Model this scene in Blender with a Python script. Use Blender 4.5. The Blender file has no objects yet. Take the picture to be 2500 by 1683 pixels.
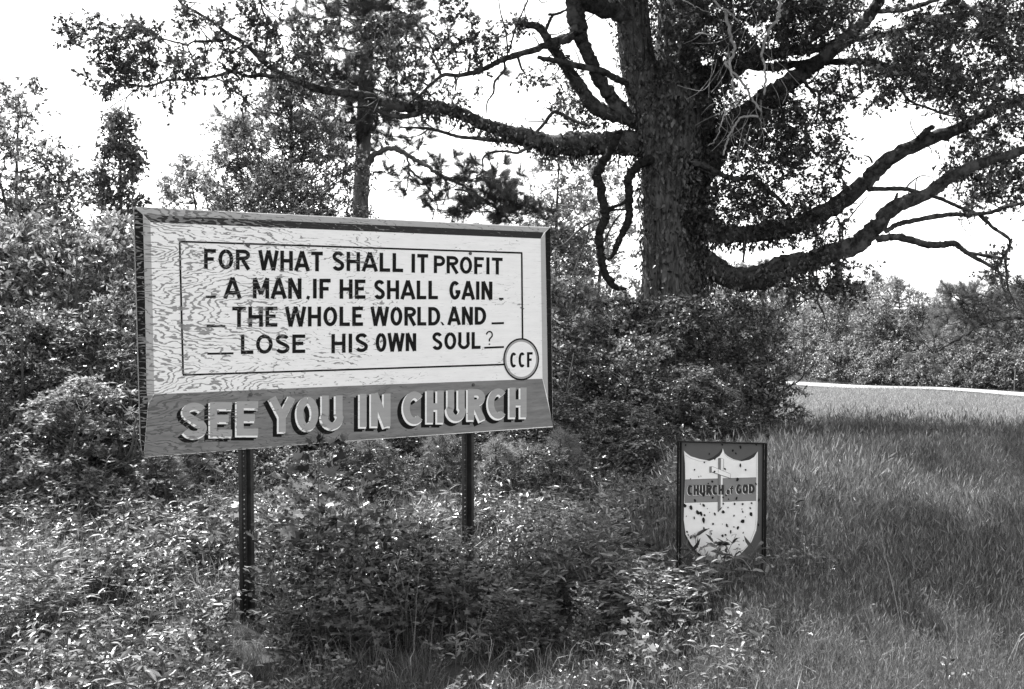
import bpy, math, random
import numpy as np
from mathutils import Vector, Matrix
R = math.radians
scene = bpy.context.scene
col = scene.collection

# ------------------------------------------------------------------ camera, sky, sun, exposure
EYE = np.array([0.0, 0.0, 1.65]); PITCH = math.atan2(841.5 - 746, 2430.6)
cam_d = bpy.data.cameras.new('camera'); cam = bpy.data.objects.new('camera', cam_d); col.objects.link(cam)
cam_d.sensor_width = 36; cam_d.lens = 35; cam_d.clip_start = .05; cam_d.clip_end = 3000
cam.location = EYE; cam.rotation_euler = (R(90) - PITCH, 0, 0)
scene.camera = cam
SUN = Vector((-.42, .50, .87)).normalized()          # direction towards the sun: high, beyond the signs and to the left, so all fronts are in shade
w = bpy.data.worlds.new('World'); scene.world = w; w.use_nodes = True
nt = w.node_tree; nt.nodes.clear()
sky = nt.nodes.new('ShaderNodeTexSky'); sky.sky_type = 'NISHITA'; sky.sun_disc = False
sky.sun_elevation = math.asin(SUN.z); sky.sun_rotation = math.atan2(SUN.x, SUN.y)
sky.air_density = 2.2; sky.dust_density = 0.15; sky.ozone_density = 1.0
bw = nt.nodes.new('ShaderNodeRGBToBW'); bg = nt.nodes.new('ShaderNodeBackground'); wo = nt.nodes.new('ShaderNodeOutputWorld')
bg.inputs['Strength'].default_value = .13
nt.links.new(sky.outputs[0], bw.inputs[0]); nt.links.new(bw.outputs[0], bg.inputs[0]); nt.links.new(bg.outputs[0], wo.inputs[0])
sun_d = bpy.data.lights.new('sun', 'SUN'); sun_d.energy = 5.0; sun_d.angle = R(.53); sun_d.color = (1, 1, 1)
sun = bpy.data.objects.new('sun', sun_d); col.objects.link(sun)
sun.rotation_euler = SUN.to_track_quat('Z', 'Y').to_euler()
vs = scene.view_settings; vs.view_transform = 'Standard'; vs.look = 'None'; vs.gamma = 1; vs.use_curve_mapping = False
vs.exposure = 1.52
scene.cycles.max_bounces = 8; scene.cycles.diffuse_bounces = 2; scene.cycles.transmission_bounces = 4; scene.cycles.transparent_max_bounces = 4

# ------------------------------------------------------------------ geometry of the view
CP, SP = math.cos(PITCH), math.sin(PITCH)
FW = np.array([0, CP, -SP]); UP = np.array([0, SP, CP]); RT = np.array([1., 0, 0])
def ray(px, py):
    return FW + RT * ((px - 1250) / 2430.6) + UP * ((841.5 - py) / 2430.6)
def P(px, py, D): return EYE + ray(px, py) * D
def pw(px, D): return px / 2430.6 * D                   # pixel width -> metres at depth D
def G(x, y):                                            # the ground's height
    x = np.asarray(x, float); y = np.asarray(y, float)
    t = np.clip(y, 8, 62)
    z = -.0475 * (t - 8) + .05 * np.sin(x * .7 + 1.3) * np.sin(y * .55) + .03 * np.sin(x * 1.9 + y * 1.3)
    return z * np.clip((np.abs(y) + 2) / 4, 0, 1)
def gz(x, y): return float(G(x, y))
def XY(px, D): return (px - 1250) / 2430.6 * D, D * CP

# ------------------------------------------------------------------ materials (all neutral greys: the place is seen on black and white film)
def mat(name):
    m = bpy.data.materials.new(name); m.use_nodes = True; n = m.node_tree; n.nodes.clear()
    out = n.nodes.new('ShaderNodeOutputMaterial'); return m, n, out
class N:
    def __init__(s, n): s.n = n; s.L = n.links.new
    def __call__(s, typ, **kw):
        nd = s.n.nodes.new(typ)
        for k, v in kw.items(): setattr(nd, k, v)
        return nd
    def math(s, op, a, b=None, c=None, clamp=False):
        nd = s.n.nodes.new('ShaderNodeMath'); nd.operation = op; nd.use_clamp = clamp
        for i, v in enumerate((a, b, c)):
            if v is None: continue
            if isinstance(v, (int, float)): nd.inputs[i].default_value = v
            else: s.L(v, nd.inputs[i])
        return nd.outputs[0]
    def ramp(s, fac, stops):
        nd = s.n.nodes.new('ShaderNodeValToRGB'); e = nd.color_ramp.elements
        while len(e) < len(stops): e.new(.5)
        for el, (p, v) in zip(e, stops): el.position = p; el.color = (v, v, v, 1)
        s.L(fac, nd.inputs[0]); return nd.outputs[0]
    def noise(s, vec, scale, detail=4, rough=.55):
        nd = s.n.nodes.new('ShaderNodeTexNoise'); nd.inputs['Scale'].default_value = scale
        nd.inputs['Detail'].default_value = detail; nd.inputs['Roughness'].default_value = rough
        s.L(vec, nd.inputs['Vector']); return nd.outputs['Fac']
    def map(s, vec, sc=(1, 1, 1), loc=(0, 0, 0)):
        nd = s.n.nodes.new('ShaderNodeMapping'); nd.inputs['Scale'].default_value = sc; nd.inputs['Location'].default_value = loc
        s.L(vec, nd.inputs['Vector']); return nd.outputs[0]
    def maprange(s, v, a, b, c, d):
        nd = s.n.nodes.new('ShaderNodeMapRange')
        for i, x in enumerate((a, b, c, d)): nd.inputs[i + 1].default_value = x
        s.L(v, nd.inputs[0]); return nd.outputs[0]
def leaf_mat(name, lo, hi, trans=.35, rough=.36, spec=.55, glossw=1.0):
    m, n, out = mat(name); q = N(n)
    geo = q('ShaderNodeNewGeometry'); oi = q('ShaderNodeObjectInfo')
    r = q.math('POWER', geo.outputs['Random Per Island'], 1.9)
    v = q.maprange(r, 0, 1, lo, hi)
    v = q.math('MULTIPLY', v, q.maprange(oi.outputs['Random'], 0, 1, .85, 1.2))
    p = q('ShaderNodeBsdfPrincipled'); q.L(v, p.inputs['Base Color'])
    p.inputs['Roughness'].default_value = rough; p.inputs['Specular IOR Level'].default_value = spec
    t = q('ShaderNodeBsdfTranslucent'); q.L(q.math('MULTIPLY', v, 1.15), t.inputs['Color'])
    mx = q('ShaderNodeMixShader'); mx.inputs[0].default_value = trans
    q.L(p.outputs[0], mx.inputs[1]); q.L(t.outputs[0], mx.inputs[2]); q.L(mx.outputs[0], out.inputs[0])
    return m
def bark_mat(name, lo, hi, sc=(14, 14, 3), bump=.8, lich=0):
    m, n, out = mat(name); q = N(n); tc = q('ShaderNodeTexCoord'); v = q.map(tc.outputs['Object'], sc)
    a = q.noise(v, 1.3, 6, .65); b = q.noise(q.map(tc.outputs['Object'], (2, 2, 1.2)), 2.2, 3)
    f = q.ramp(a, [(.33, lo), (.5, (lo + hi) / 2), (.68, hi)])
    if lich:
        k = q.ramp(b, [(.52, 0), (.6, 1)]); mx = q('ShaderNodeMix', data_type='RGBA'); q.L(k, mx.inputs[0]); q.L(f, mx.inputs[6]); mx.inputs[7].default_value = (lich, lich, lich, 1); f = mx.outputs[2]
    p = q('ShaderNodeBsdfPrincipled'); q.L(f, p.inputs['Base Color']); p.inputs['Roughness'].default_value = .9; p.inputs['Specular IOR Level'].default_value = .15
    bp = q('ShaderNodeBump'); bp.inputs['Strength'].default_value = bump; bp.inputs['Distance'].default_value = .03
    q.L(a, bp.inputs['Height']); q.L(bp.outputs[0], p.inputs['Normal']); q.L(p.outputs[0], out.inputs[0]); return m
def plain_mat(name, v, rough=.8, spec=.3, var=.25, sc=8, metal=0, bump=.0):
    m, n, out = mat(name); q = N(n); tc = q('ShaderNodeTexCoord')
    a = q.noise(tc.outputs['Object'], sc, 6, .6)
    p = q('ShaderNodeBsdfPrincipled'); q.L(q.ramp(a, [(.3, v * (1 - var)), (.7, v * (1 + var))]), p.inputs['Base Color'])
    p.inputs['Roughness'].default_value = rough; p.inputs['Specular IOR Level'].default_value = spec; p.inputs['Metallic'].default_value = metal
    if bump:
        bp = q('ShaderNodeBump'); bp.inputs['Strength'].default_value = bump; bp.inputs['Distance'].default_value = .02
        q.L(a, bp.inputs['Height']); q.L(bp.outputs[0], p.inputs['Normal'])
    q.L(p.outputs[0], out.inputs[0]); return m
def sign_paint(name, v, bias=0.0, wood=.13, woodhi=.22, fine=.05):
    """sign paint over rotary-cut plywood; it has weathered off along the raised grain of the sheet (shared object space)"""
    m, n, out = mat(name); q = N(n); tc = q('ShaderNodeTexCoord'); sep = q('ShaderNodeSeparateXYZ'); q.L(tc.outputs['Object'], sep.inputs[0])
    X, Z = sep.outputs[0], sep.outputs[2]
    flat = q('ShaderNodeCombineXYZ'); q.L(X, flat.inputs[0]); q.L(Z, flat.inputs[1]); F = flat.outputs[0]
    big = q.noise(q.map(F, (1.0, 2.4, 1)), 1.6, 2, .5)
    mid = q.noise(q.map(F, (3.2, 9, 1), (3, 1, 0)), 1.7, 3, .55)
    sm = q.noise(q.map(F, (14, 40, 1), (7, 2, 0)), 1.5, 3, .6)
    # cathedral figure: nested arrow heads pointing left about two centre lines
    zz = q.math('ADD', Z, q.math('MULTIPLY', q.math('SUBTRACT', big, .5), .10))
    d = q.math('PINGPONG', q.math('ADD', zz, -.715 + .30 * 4), .30)
    d = q.math('SQRT', q.math('ADD', q.math('MULTIPLY', d, d), .0012))
    f = q.math('SUBTRACT', q.math('MULTIPLY', d, 58), q.math('MULTIPLY', X, 15))
    f = q.math('ADD', f, q.math('MULTIPLY', q.math('SUBTRACT', mid, .5), 9))
    f = q.math('ADD', f, q.math('MULTIPLY', q.math('SUBTRACT', big, .5), 16))
    f = q.math('ADD', f, q.math('MULTIPLY', q.math('SUBTRACT', sm, .5), 1.6))
    s = q.math('SINE', q.math('MULTIPLY', f, 4.2))
    # how worn: strong at the left and the top edge, weak to the right
    wl = q.maprange(X, 0.05, 1.6, .50, -.14)
    patch = q.noise(q.map(F, (2.2, 4.5, 1), (11, 5, 0)), 1.5, 4, .6)
    wear = q.math('ADD', wl, q.math('MULTIPLY', q.math('SUBTRACT', patch, .5), 1.7))
    wear = q.math('ADD', wear, bias)
    t = q.math('ADD', s, q.math('SUBTRACT', q.math('MULTIPLY', wear, 1.3), 1.12))
    t = q.math('ADD', t, q.math('MULTIPLY', q.math('SUBTRACT', sm, .5), 1.9))
    k = q.ramp(t, [(0.0, 0), (.16, 1)])
    # fine checks everywhere, running with the grain
    fn = q.noise(q.map(F, (10, 170, 1), (1, 9, 0)), 1.0, 3, .7)
    k2 = q.ramp(q.math('ADD', fn, q.math('MULTIPLY', wear, .06)), [(.60 , 0), (.70, .55)])
    k = q.math('MAXIMUM', k, k2)
    wd = q.ramp(q.noise(q.map(F, (12, 120, 1)), 1.0, 3, .6), [(.3, wood), (.7, woodhi)])
    tone = q.math('MULTIPLY', v, q.maprange(q.noise(q.map(F, (5, 30, 1), (2, 2, 0)), 1.2, 5, .7), .3, .7, 1 - fine, 1 + fine))
    mx = q('ShaderNodeMix', data_type='RGBA'); q.L(k, mx.inputs[0]); q.L(tone, mx.inputs[6]); q.L(wd, mx.inputs[7])
    p = q('ShaderNodeBsdfPrincipled'); q.L(mx.outputs[2], p.inputs['Base Color']); p.inputs['Roughness'].default_value = .8; p.inputs['Specular IOR Level'].default_value = .06
    bp = q('ShaderNodeBump'); bp.inputs['Strength'].default_value = .35; bp.inputs['Distance'].default_value = .002
    q.L(k, bp.inputs['Height']); bp.invert = True; q.L(bp.outputs[0], p.inputs['Normal']); q.L(p.outputs[0], out.inputs[0]); return m

# ------------------------------------------------------------------ mesh helpers
def link(o, parent=None):
    col.objects.link(o)
    if parent is not None: o.parent = parent
    return o
def tag(o, label=None, cat=None, group=None, kind=None):
    for k, v in (('label', label), ('category', cat), ('group', group), ('kind', kind)):
        if v: o[k] = v
    return o
def empty(name, loc, label, cat, group=None):
    o = bpy.data.objects.new(name, None); o.location = loc; o.empty_display_size = .2
    link(o); return tag(o, label, cat, group)
class MB:
    """collects vertices and faces; faces are ragged (list of index lists) or arrays of equal width"""
    def __init__(s): s.v = []; s.f = []; s.n = 0
    def add(s, V, F):
        V = np.asarray(V, float).reshape(-1, 3); F = np.asarray(F, int)
        s.v.append(V); s.f.append(F + s.n); s.n += len(V)
    def mesh(s, name, m=None, smooth=False):
        me = bpy.data.meshes.new(name)
        V = np.concatenate(s.v); fl = [f for f in s.f if len(f)]
        idx = np.concatenate([f.ravel() for f in fl]); tot = np.concatenate([np.full(len(f), f.shape[1]) for f in fl])
        me.vertices.add(len(V)); me.vertices.foreach_set('co', V.ravel().astype(np.float32))
        me.loops.add(len(idx)); me.loops.foreach_set('vertex_index', idx.astype(np.int32))
        st = np.concatenate([[0], np.cumsum(tot)[:-1]]); me.polygons.add(len(tot))
        me.polygons.foreach_set('loop_start', st.astype(np.int32))
        me.polygons.foreach_set('use_smooth', np.full(len(tot), smooth)); me.update(calc_edges=True); me.validate()
        if m: me.materials.append(m)
        return me
    def build(s, name, m, parent=None, smooth=False, off=(0, 0, 0)):
        if any(off): s.v = [v - np.array(off) for v in s.v]
        return link(bpy.data.objects.new(name, s.mesh(name, m, smooth)), parent)
def unit(a): return a / (np.linalg.norm(a, axis=-1, keepdims=True) + 1e-9)
def catmull(pts, n):
    p = np.asarray(pts, float); p = np.vstack([2 * p[0] - p[1], p, 2 * p[-1] - p[-2]]); out = []
    for i in range(1, len(p) - 2):
        t = np.linspace(0, 1, n, endpoint=False)[:, None]
        a, b, c, d = p[i - 1], p[i], p[i + 1], p[i + 2]
        out.append(.5 * ((2 * b) + (c - a) * t + (2 * a - 5 * b + 4 * c - d) * t ** 2 + (-a + 3 * b - 3 * c + d) * t ** 3))
    out.append(p[-2][None]); return np.vstack(out)
def tube(mb, pts, rad, sides=8, rough=0, rng=None, cap=True):
    pts = np.asarray(pts, float); n = len(pts); rad = np.broadcast_to(np.asarray(rad, float), (n,))
    tg = unit(np.gradient(pts, axis=0)); ref = np.array([0, 1., 0]) if abs(tg[0][1]) < .9 else np.array([1., 0, 0])
    rings = []
    a = np.arange(sides) * 2 * math.pi / sides
    for i in range(n):
        x = unit(np.cross(tg[i], ref)); ref = unit(np.cross(x, tg[i])); y = ref
        r = rad[i] * (np.ones(sides) if not rough else 1 + rough * rng.normal(size=sides))
        rings.append(pts[i] + np.outer(np.cos(a) * r, x) + np.outer(np.sin(a) * r, y))
    V = np.vstack(rings); i = np.arange(n - 1)[:, None] * sides; j = np.arange(sides)[None]; k = (j + 1) % sides
    F = np.stack([i + j, i + k, i + k + sides, i + j + sides], -1).reshape(-1, 4)
    b = mb.n; mb.add(V, F)
    if cap and sides > 3:
        mb.v.append(np.vstack([pts[-1]])); e = mb.n; mb.n += 1
        l = b + (n - 1) * sides; mb.f.append(np.array([[l + q, l + (q + 1) % sides, e] for q in range(sides)]))
def segs(mb, A, B, r0, r1):
    """many thin three-sided twigs at once"""
    A = np.asarray(A); B = np.asarray(B); d = unit(B - A); h = np.where(np.abs(d[:, 2:3]) < .9, [[0, 0, 1.]], [[1., 0, 0]])
    x = unit(np.cross(d, h)); y = np.cross(d, x); V = []
    for P0, r in ((A, r0), (B, r1)):
        r = np.broadcast_to(np.asarray(r, float).reshape(-1, 1), (len(A), 1))
        for k in range(3): V.append(P0 + r * (x * math.cos(k * 2.094) + y * math.sin(k * 2.094)))
    V = np.stack(V, 1).reshape(-1, 3); o = np.arange(len(A))[:, None, None] * 6
    F = np.array([[0, 1, 4, 3], [1, 2, 5, 4], [2, 0, 3, 5]])[None] + o; mb.add(V, F.reshape(-1, 4))
# leaf templates: vertices (along, across, up), faces
def T(v, f): return np.array(v, float), [np.array(x) for x in f]
LEAF = {
 'oval': T([(0, 0, 0), (.35, .27, .03), (.8, .17, .02), (1, 0, -.05), (.8, -.17, .02), (.35, -.27, .03), (.5, 0, -.04)], [[[0, 6, 1], [1, 6, 2], [2, 6, 3], [3, 6, 4], [4, 6, 5], [5, 6, 0]]]),
 'kite': T([(0, 0, 0), (.42, .26, .05), (1, 0, -.03), (.42, -.26, .05)], [[[0, 2, 1], [0, 3, 2]]]),
 'lance': T([(0, 0, 0), (.3, .11, .06), (.68, .09, .03), (1, 0, -.16), (.68, -.09, .03), (.3, -.11, .06), (.3, 0, .02), (.68, 0, 0)], [[[0, 6, 1], [0, 5, 6], [2, 7, 3], [7, 4, 3]], [[1, 6, 7, 2], [6, 5, 4, 7]]]),
 'oak': T([(0, 0, 0), (.25, .07, 0), (.3, .26, .04), (.48, .12, .02), (.62, .33, .05), (.78, .13, 0), (1, 0, -.04), (.78, -.13, 0), (.62, -.33, .05), (.48, -.12, .02), (.3, -.26, .04), (.25, -.07, 0)], [[[0, 1, 11], [1, 2, 3], [1, 3, 9], [1, 9, 11], [9, 10, 11], [3, 4, 5], [3, 5, 7], [3, 7, 9], [7, 8, 9], [5, 6, 7]]]),
 'maple': T([(0, 0, 0), (.1, .42, .04), (.38, .22, 0), (.62, .48, .04), (.62, .14, 0), (1.0, 0, -.05), (.62, -.14, 0), (.62, -.48, .04), (.38, -.22, 0), (.1, -.42, .04)], [[[0, 1, 2], [0, 2, 8], [0, 8, 9], [2, 3, 4], [2, 4, 6], [2, 6, 8], [6, 7, 8], [4, 5, 6]]]),
}
def _needles(n, rs):
    rng = np.random.default_rng(rs); v = []; f = []
    for i in range(n):
        a = rng.uniform(0, 6.283); s = rng.uniform(.25, 1.0); d = np.array([math.sqrt(max(0, 1 - s * s * .8)) , math.cos(a) * s * .9, math.sin(a) * s * .9]); d /= np.linalg.norm(d)
        L = rng.uniform(.75, 1.0); o = np.array([rng.uniform(-.5, .15), 0, 0]); w = np.cross(d, rng.normal(size=3)); w /= np.linalg.norm(w); w *= .014
        b = len(v); v += [o + w, o - w, o + d * L]; f.append([b, b + 1, b + 2])
    return T(v, [f])
LEAF['needles'] = _needles(20, 5)
LEAF['seed'] = T([(0, 0, 0), (.4, .06, .03), (1, 0, -.03), (.4, -.06, .03)], [[[0, 2, 1], [0, 3, 2]]])
def leaves(mb, pos, dr, nr, size, kind):
    tv, tf = LEAF[kind]; pos = np.asarray(pos); dr = unit(np.asarray(dr)); sd = unit(np.cross(np.asarray(nr), dr)); up = np.cross(dr, sd)
    s = np.asarray(size).reshape(-1, 1, 1)
    V = pos[:, None] + s * (tv[None, :, 0:1] * dr[:, None] + tv[None, :, 1:2] * sd[:, None] + tv[None, :, 2:3] * up[:, None])
    k = len(tv); base = mb.n; mb.v.append(V.reshape(-1, 3)); mb.n += len(pos) * k
    o = np.arange(len(pos))[:, None, None] * k + base
    for f in tf: mb.f.append((f[None] + o).reshape(-1, f.shape[1]))
def sprays(lf, tw, C, out, rng, ntw, nlf, tl, size, kind='kite', up=.8, droop=0., spread=.9, tr=.004):
    """from every centre C some twigs run outwards; leaves sit along the twigs"""
    C = np.repeat(C, ntw, 0); O = np.repeat(out, ntw, 0); n = len(C)
    d = unit(O + rng.normal(size=(n, 3)) * spread + [0, 0, .15 - droop]); L = tl * rng.uniform(.55, 1.15, (n, 1))
    if tw is not None: segs(tw, C, C + d * L, tr, tr * .4)
    t = rng.uniform(.12, 1.0, (n, nlf, 1)); p = C[:, None] + d[:, None] * L[:, None] * t
    p[..., 2] -= (t[..., 0] ** 2) * L * (.18 + droop * .3)
    side = unit(rng.normal(size=(n, nlf, 3))); ld = d[:, None] * .6 + side * .9 + [0, 0, -.25]
    nm = rng.normal(size=(n, nlf, 3)) * .55 + [0, 0, up]
    if kind == 'needles': ld = d[:, None] + side * .35 + [0, 0, .35]
    leaves(lf, p.reshape(-1, 3), ld.reshape(-1, 3), nm.reshape(-1, 3), size * rng.uniform(.6, 1.2, n * nlf), kind)

# ------------------------------------------------------------------ materials in use
M = dict(
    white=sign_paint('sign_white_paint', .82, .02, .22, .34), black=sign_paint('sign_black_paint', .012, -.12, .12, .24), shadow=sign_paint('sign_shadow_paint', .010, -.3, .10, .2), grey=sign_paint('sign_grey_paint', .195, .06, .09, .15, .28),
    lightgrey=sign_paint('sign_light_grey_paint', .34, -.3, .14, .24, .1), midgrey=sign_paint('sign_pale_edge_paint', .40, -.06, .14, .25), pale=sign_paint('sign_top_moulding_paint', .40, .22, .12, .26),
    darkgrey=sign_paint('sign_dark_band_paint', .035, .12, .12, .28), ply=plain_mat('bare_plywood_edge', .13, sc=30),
    steel=plain_mat('painted_post_steel', .022, .55, .4, .5, 14), bolt=plain_mat('bolt_steel', .06, .5, .5),
    bark=bark_mat('oak_bark', .008, .15, (13, 13, 2.0), 1.6), limb=bark_mat('oak_limb_bark', .010, .075, (11, 11, 11), 1.3, .10), bough=bark_mat('dark_bough_bark', .006, .03, (11, 11, 11), 1.2), pinebark=bark_mat('pine_bark', .07, .17, (7, 7, 3), .8),
    twig=plain_mat('twig_bark', .05), stem=plain_mat('green_stem', .11), dead=plain_mat('dead_vine_wood', .26, sc=3),
    oak=leaf_mat('oak_leaf', .018, .10, .36), ivy=leaf_mat('ivy_leaf', .012, .15, .25, .38), shrub=leaf_mat('shrub_leaf', .03, .48, .48, .33), shrub_dark=leaf_mat('dark_shrub_leaf', .016, .30, .42, .35),
    pale_leaf=leaf_mat('pale_tree_leaf', .14, .42, .45, .5), tree_leaf=leaf_mat('tree_leaf', .06, .27, .42, .45), needle=leaf_mat('pine_needle', .05, .16, .35, .5), needle_pale=leaf_mat('young_pine_needle', .12, .34, .4, .5),
    weed=leaf_mat('weed_leaf', .015, .30, .38, .3), weed_pale=leaf_mat('pale_lance_leaf', .07, .48, .38, .33), grass=leaf_mat('grass_blade', .03, .20, .35, .4), hay=leaf_mat('meadow_grass_blade', .05, .36, .35, .5), hayfar=leaf_mat('sunlit_meadow_grass_blade', .14, .52, .35, .5),  # hayfar: same meadow grass, lightened to stand in for the sunlit far field
    drygrass=leaf_mat('dry_grass_blade', .15, .42, .25, .5),
)

# ------------------------------------------------------------------ ground, road
def grid(name, xs, ys, zf, m):
    X, Y = np.meshgrid(xs, ys); V = np.stack([X, Y, zf(X, Y)], -1).reshape(-1, 3); nx = len(xs)
    i = np.arange(len(ys) - 1)[:, None] * nx; j = np.arange(nx - 1)[None]
    F = np.stack([i + j, i + j + 1, i + j + 1 + nx, i + j + nx], -1).reshape(-1, 4)
    mb = MB(); mb.add(V, F); return mb.build(name, m, smooth=True)
def soil():
    m, n, out = mat('field_soil_and_thatch'); q = N(n); tc = q('ShaderNodeTexCoord')
    a = q.noise(tc.outputs['Object'], 3, 8, .7); b = q.noise(tc.outputs['Object'], .3, 3)
    v = q.math('MULTIPLY', q.ramp(a, [(.3, .02), (.7, .07)]), q.maprange(b, .3, .7, .7, 1.3))
    p = q('ShaderNodeBsdfPrincipled'); q.L(v, p.inputs['Base Color']); p.inputs['Roughness'].default_value = .95; p.inputs['Specular IOR Level'].default_value = .1
    bp = q('ShaderNodeBump'); bp.inputs['Distance'].default_value = .05; q.L(a, bp.inputs['Height']); q.L(bp.outputs[0], p.inputs['Normal'])
    q.L(p.outputs[0], out.inputs[0]); return m
xs = np.concatenate([[-900, -300, -120, -60], np.arange(-30, 42, .5), [60, 120, 300, 900]])
ys = np.concatenate([[-200, -60, -20, -8], np.arange(-4, 70, .5), [90, 150, 400, 1200]])
tag(grid('ground', xs, ys, G, soil()), kind='structure')
# the pale road crosses the field on a slant, from the right edge away to the left
RA, RB = np.array([17.3, 22.7]), np.array([-3.2, 74.0]); rd = (RB - RA) / np.linalg.norm(RB - RA); rn = np.array([rd[1], -rd[0]])
def road_mat():
    m, n, out = mat('pale_gravel_road'); q = N(n); tc = q('ShaderNodeTexCoord')
    a = q.noise(tc.outputs['Object'], 9, 7, .7); b = q.noise(q.map(tc.outputs['Object'], (.6, .25, 1)), 1.5, 3)
    p = q('ShaderNodeBsdfPrincipled'); q.L(q.math('MULTIPLY', q.ramp(a, [(.3, .24), (.7, .36)]), q.maprange(b, .3, .7, .85, 1.1)), p.inputs['Base Color']); p.inputs['Roughness'].default_value = .9
    q.L(p.outputs[0], out.inputs[0]); return m
mb = MB(); V = []; ts = np.linspace(-10, 60, 141); us = np.linspace(-1.0, 1.0, 7)
for t in ts:
    for u in us:
        p = RA + rd * t + rn * u; V.append((p[0], p[1], gz(*p) + .10 - .03 * (u / 1.0) ** 2))
i = np.arange(len(ts) - 1)[:, None] * 7; j = np.arange(6)[None]
mb.add(V, np.stack([i + j, i + j + 1, i + j + 8, i + j + 7], -1).reshape(-1, 4))
tag(mb.build('road', road_mat(), smooth=True), kind='structure')
def road_dist(x, y):
    p = np.stack([np.asarray(x) - RA[0], np.asarray(y) - RA[1]], -1); return p @ rn

# ------------------------------------------------------------------ the large plywood sign
A3 = P(327, 505, 4.85); B3 = P(1343, 555, 6.12)
sx = np.array([B3[0] - A3[0], B3[1] - A3[1], 0]); SWID = float(np.linalg.norm(sx)); sx /= SWID; sn = np.array([sx[1], -sx[0], 0])   # sn: the face's outward normal
TOPZ = float(A3[2] + B3[2]) / 2
BL = P(350, 1117, 4.85); SH = TOPZ - BL[2]
ORG = np.array([A3[0], A3[1], TOPZ - SH])
def uv(px, py):
    r = ray(px, py); t = np.dot(ORG - EYE, sn) / np.dot(r, sn); p = EYE + r * t - ORG
    return float(np.dot(p, sx)), float(p[2])
sign = empty('roadside_sign', tuple(ORG * [1, 1, 0]), 'large weathered plywood sign on two steel posts asking for what shall it profit a man', 'sign')
sign.rotation_euler = (0, 0, math.atan2(sx[1], sx[0]))
for_local = (0, 0, -ORG[2])
def flat(mb, poly, depth):
    """a flat patch on the sign's face; poly in sign (u, z) metres, depth = metres in front of the sheet"""
    mb.add([(u, -depth, z) for u, z in poly], [list(range(len(poly)))])
def sbuild(mb, name, m):
    o = mb.build(name, m, sign); o.location = (0, 0, ORG[2]); return o
# sheet: slightly bowed plywood with its lower left corner lifting
rng = np.random.default_rng(3)
corners = [uv(327, 505), uv(1343, 555), uv(1350, 1043), uv(353, 1117)]
c0 = uv(343, 1080)
outline = [(0, SH), (corners[1][0], corners[1][1]), (corners[2][0], corners[2][1]), (uv(800, 1081)), (corners[3][0] + .02, corners[3][1]), (uv(349, 1108)), c0]
mb = MB(); n = len(outline); TH = .018
mb.add([(u, 0, z) for u, z in outline], [list(range(n))]); mb.add([(u, TH, z) for u, z in outline], [list(range(n))[::-1]])
sbuild(mb, 'plywood_sheet', M['white'])
mb = MB()
for i in range(n):
    (u0, z0), (u1, z1) = outline[i], outline[(i + 1) % n]; cu, cz = SWID / 2, SH / 2
    def o_(u, z): 
        d = np.array([u - cu, z - cz]); d /= np.linalg.norm(d); return u + d[0] * .0008, z + d[1] * .0008
    a, b = o_(u0, z0), o_(u1, z1); mb.add([(a[0], .0006, a[1]), (b[0], .0006, b[1]), (b[0], TH - .0006, b[1]), (a[0], TH - .0006, a[1])], [[0, 1, 2, 3]])
sbuild(mb, 'sheet_edge', M['ply'])
def patch(name, m, polys, depth=.0008):
    for p in polys:
        mb = MB(); flat(mb, [uv(*q) for q in p], depth); sbuild(mb, name, m)
patch('painted_moulding', M['pale'], [[(328, 507), (1342, 557), (1328, 567.5), (349, 524.5)]])
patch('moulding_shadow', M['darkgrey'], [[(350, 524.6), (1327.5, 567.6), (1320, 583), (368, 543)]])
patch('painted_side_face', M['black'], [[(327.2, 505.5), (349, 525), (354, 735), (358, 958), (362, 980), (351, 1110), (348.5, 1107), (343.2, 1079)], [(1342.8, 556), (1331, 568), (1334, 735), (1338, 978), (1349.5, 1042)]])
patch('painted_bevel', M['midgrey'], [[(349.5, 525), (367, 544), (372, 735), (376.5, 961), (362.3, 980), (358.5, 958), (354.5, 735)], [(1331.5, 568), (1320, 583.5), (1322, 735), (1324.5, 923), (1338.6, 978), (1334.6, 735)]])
patch('lower_panel', M['grey'], [[(376.5, 963), (850, 942.5), (1324, 925), (1350, 1041), (800, 1080), (355, 1116), (351.5, 1110), (362, 990)]])
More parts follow.
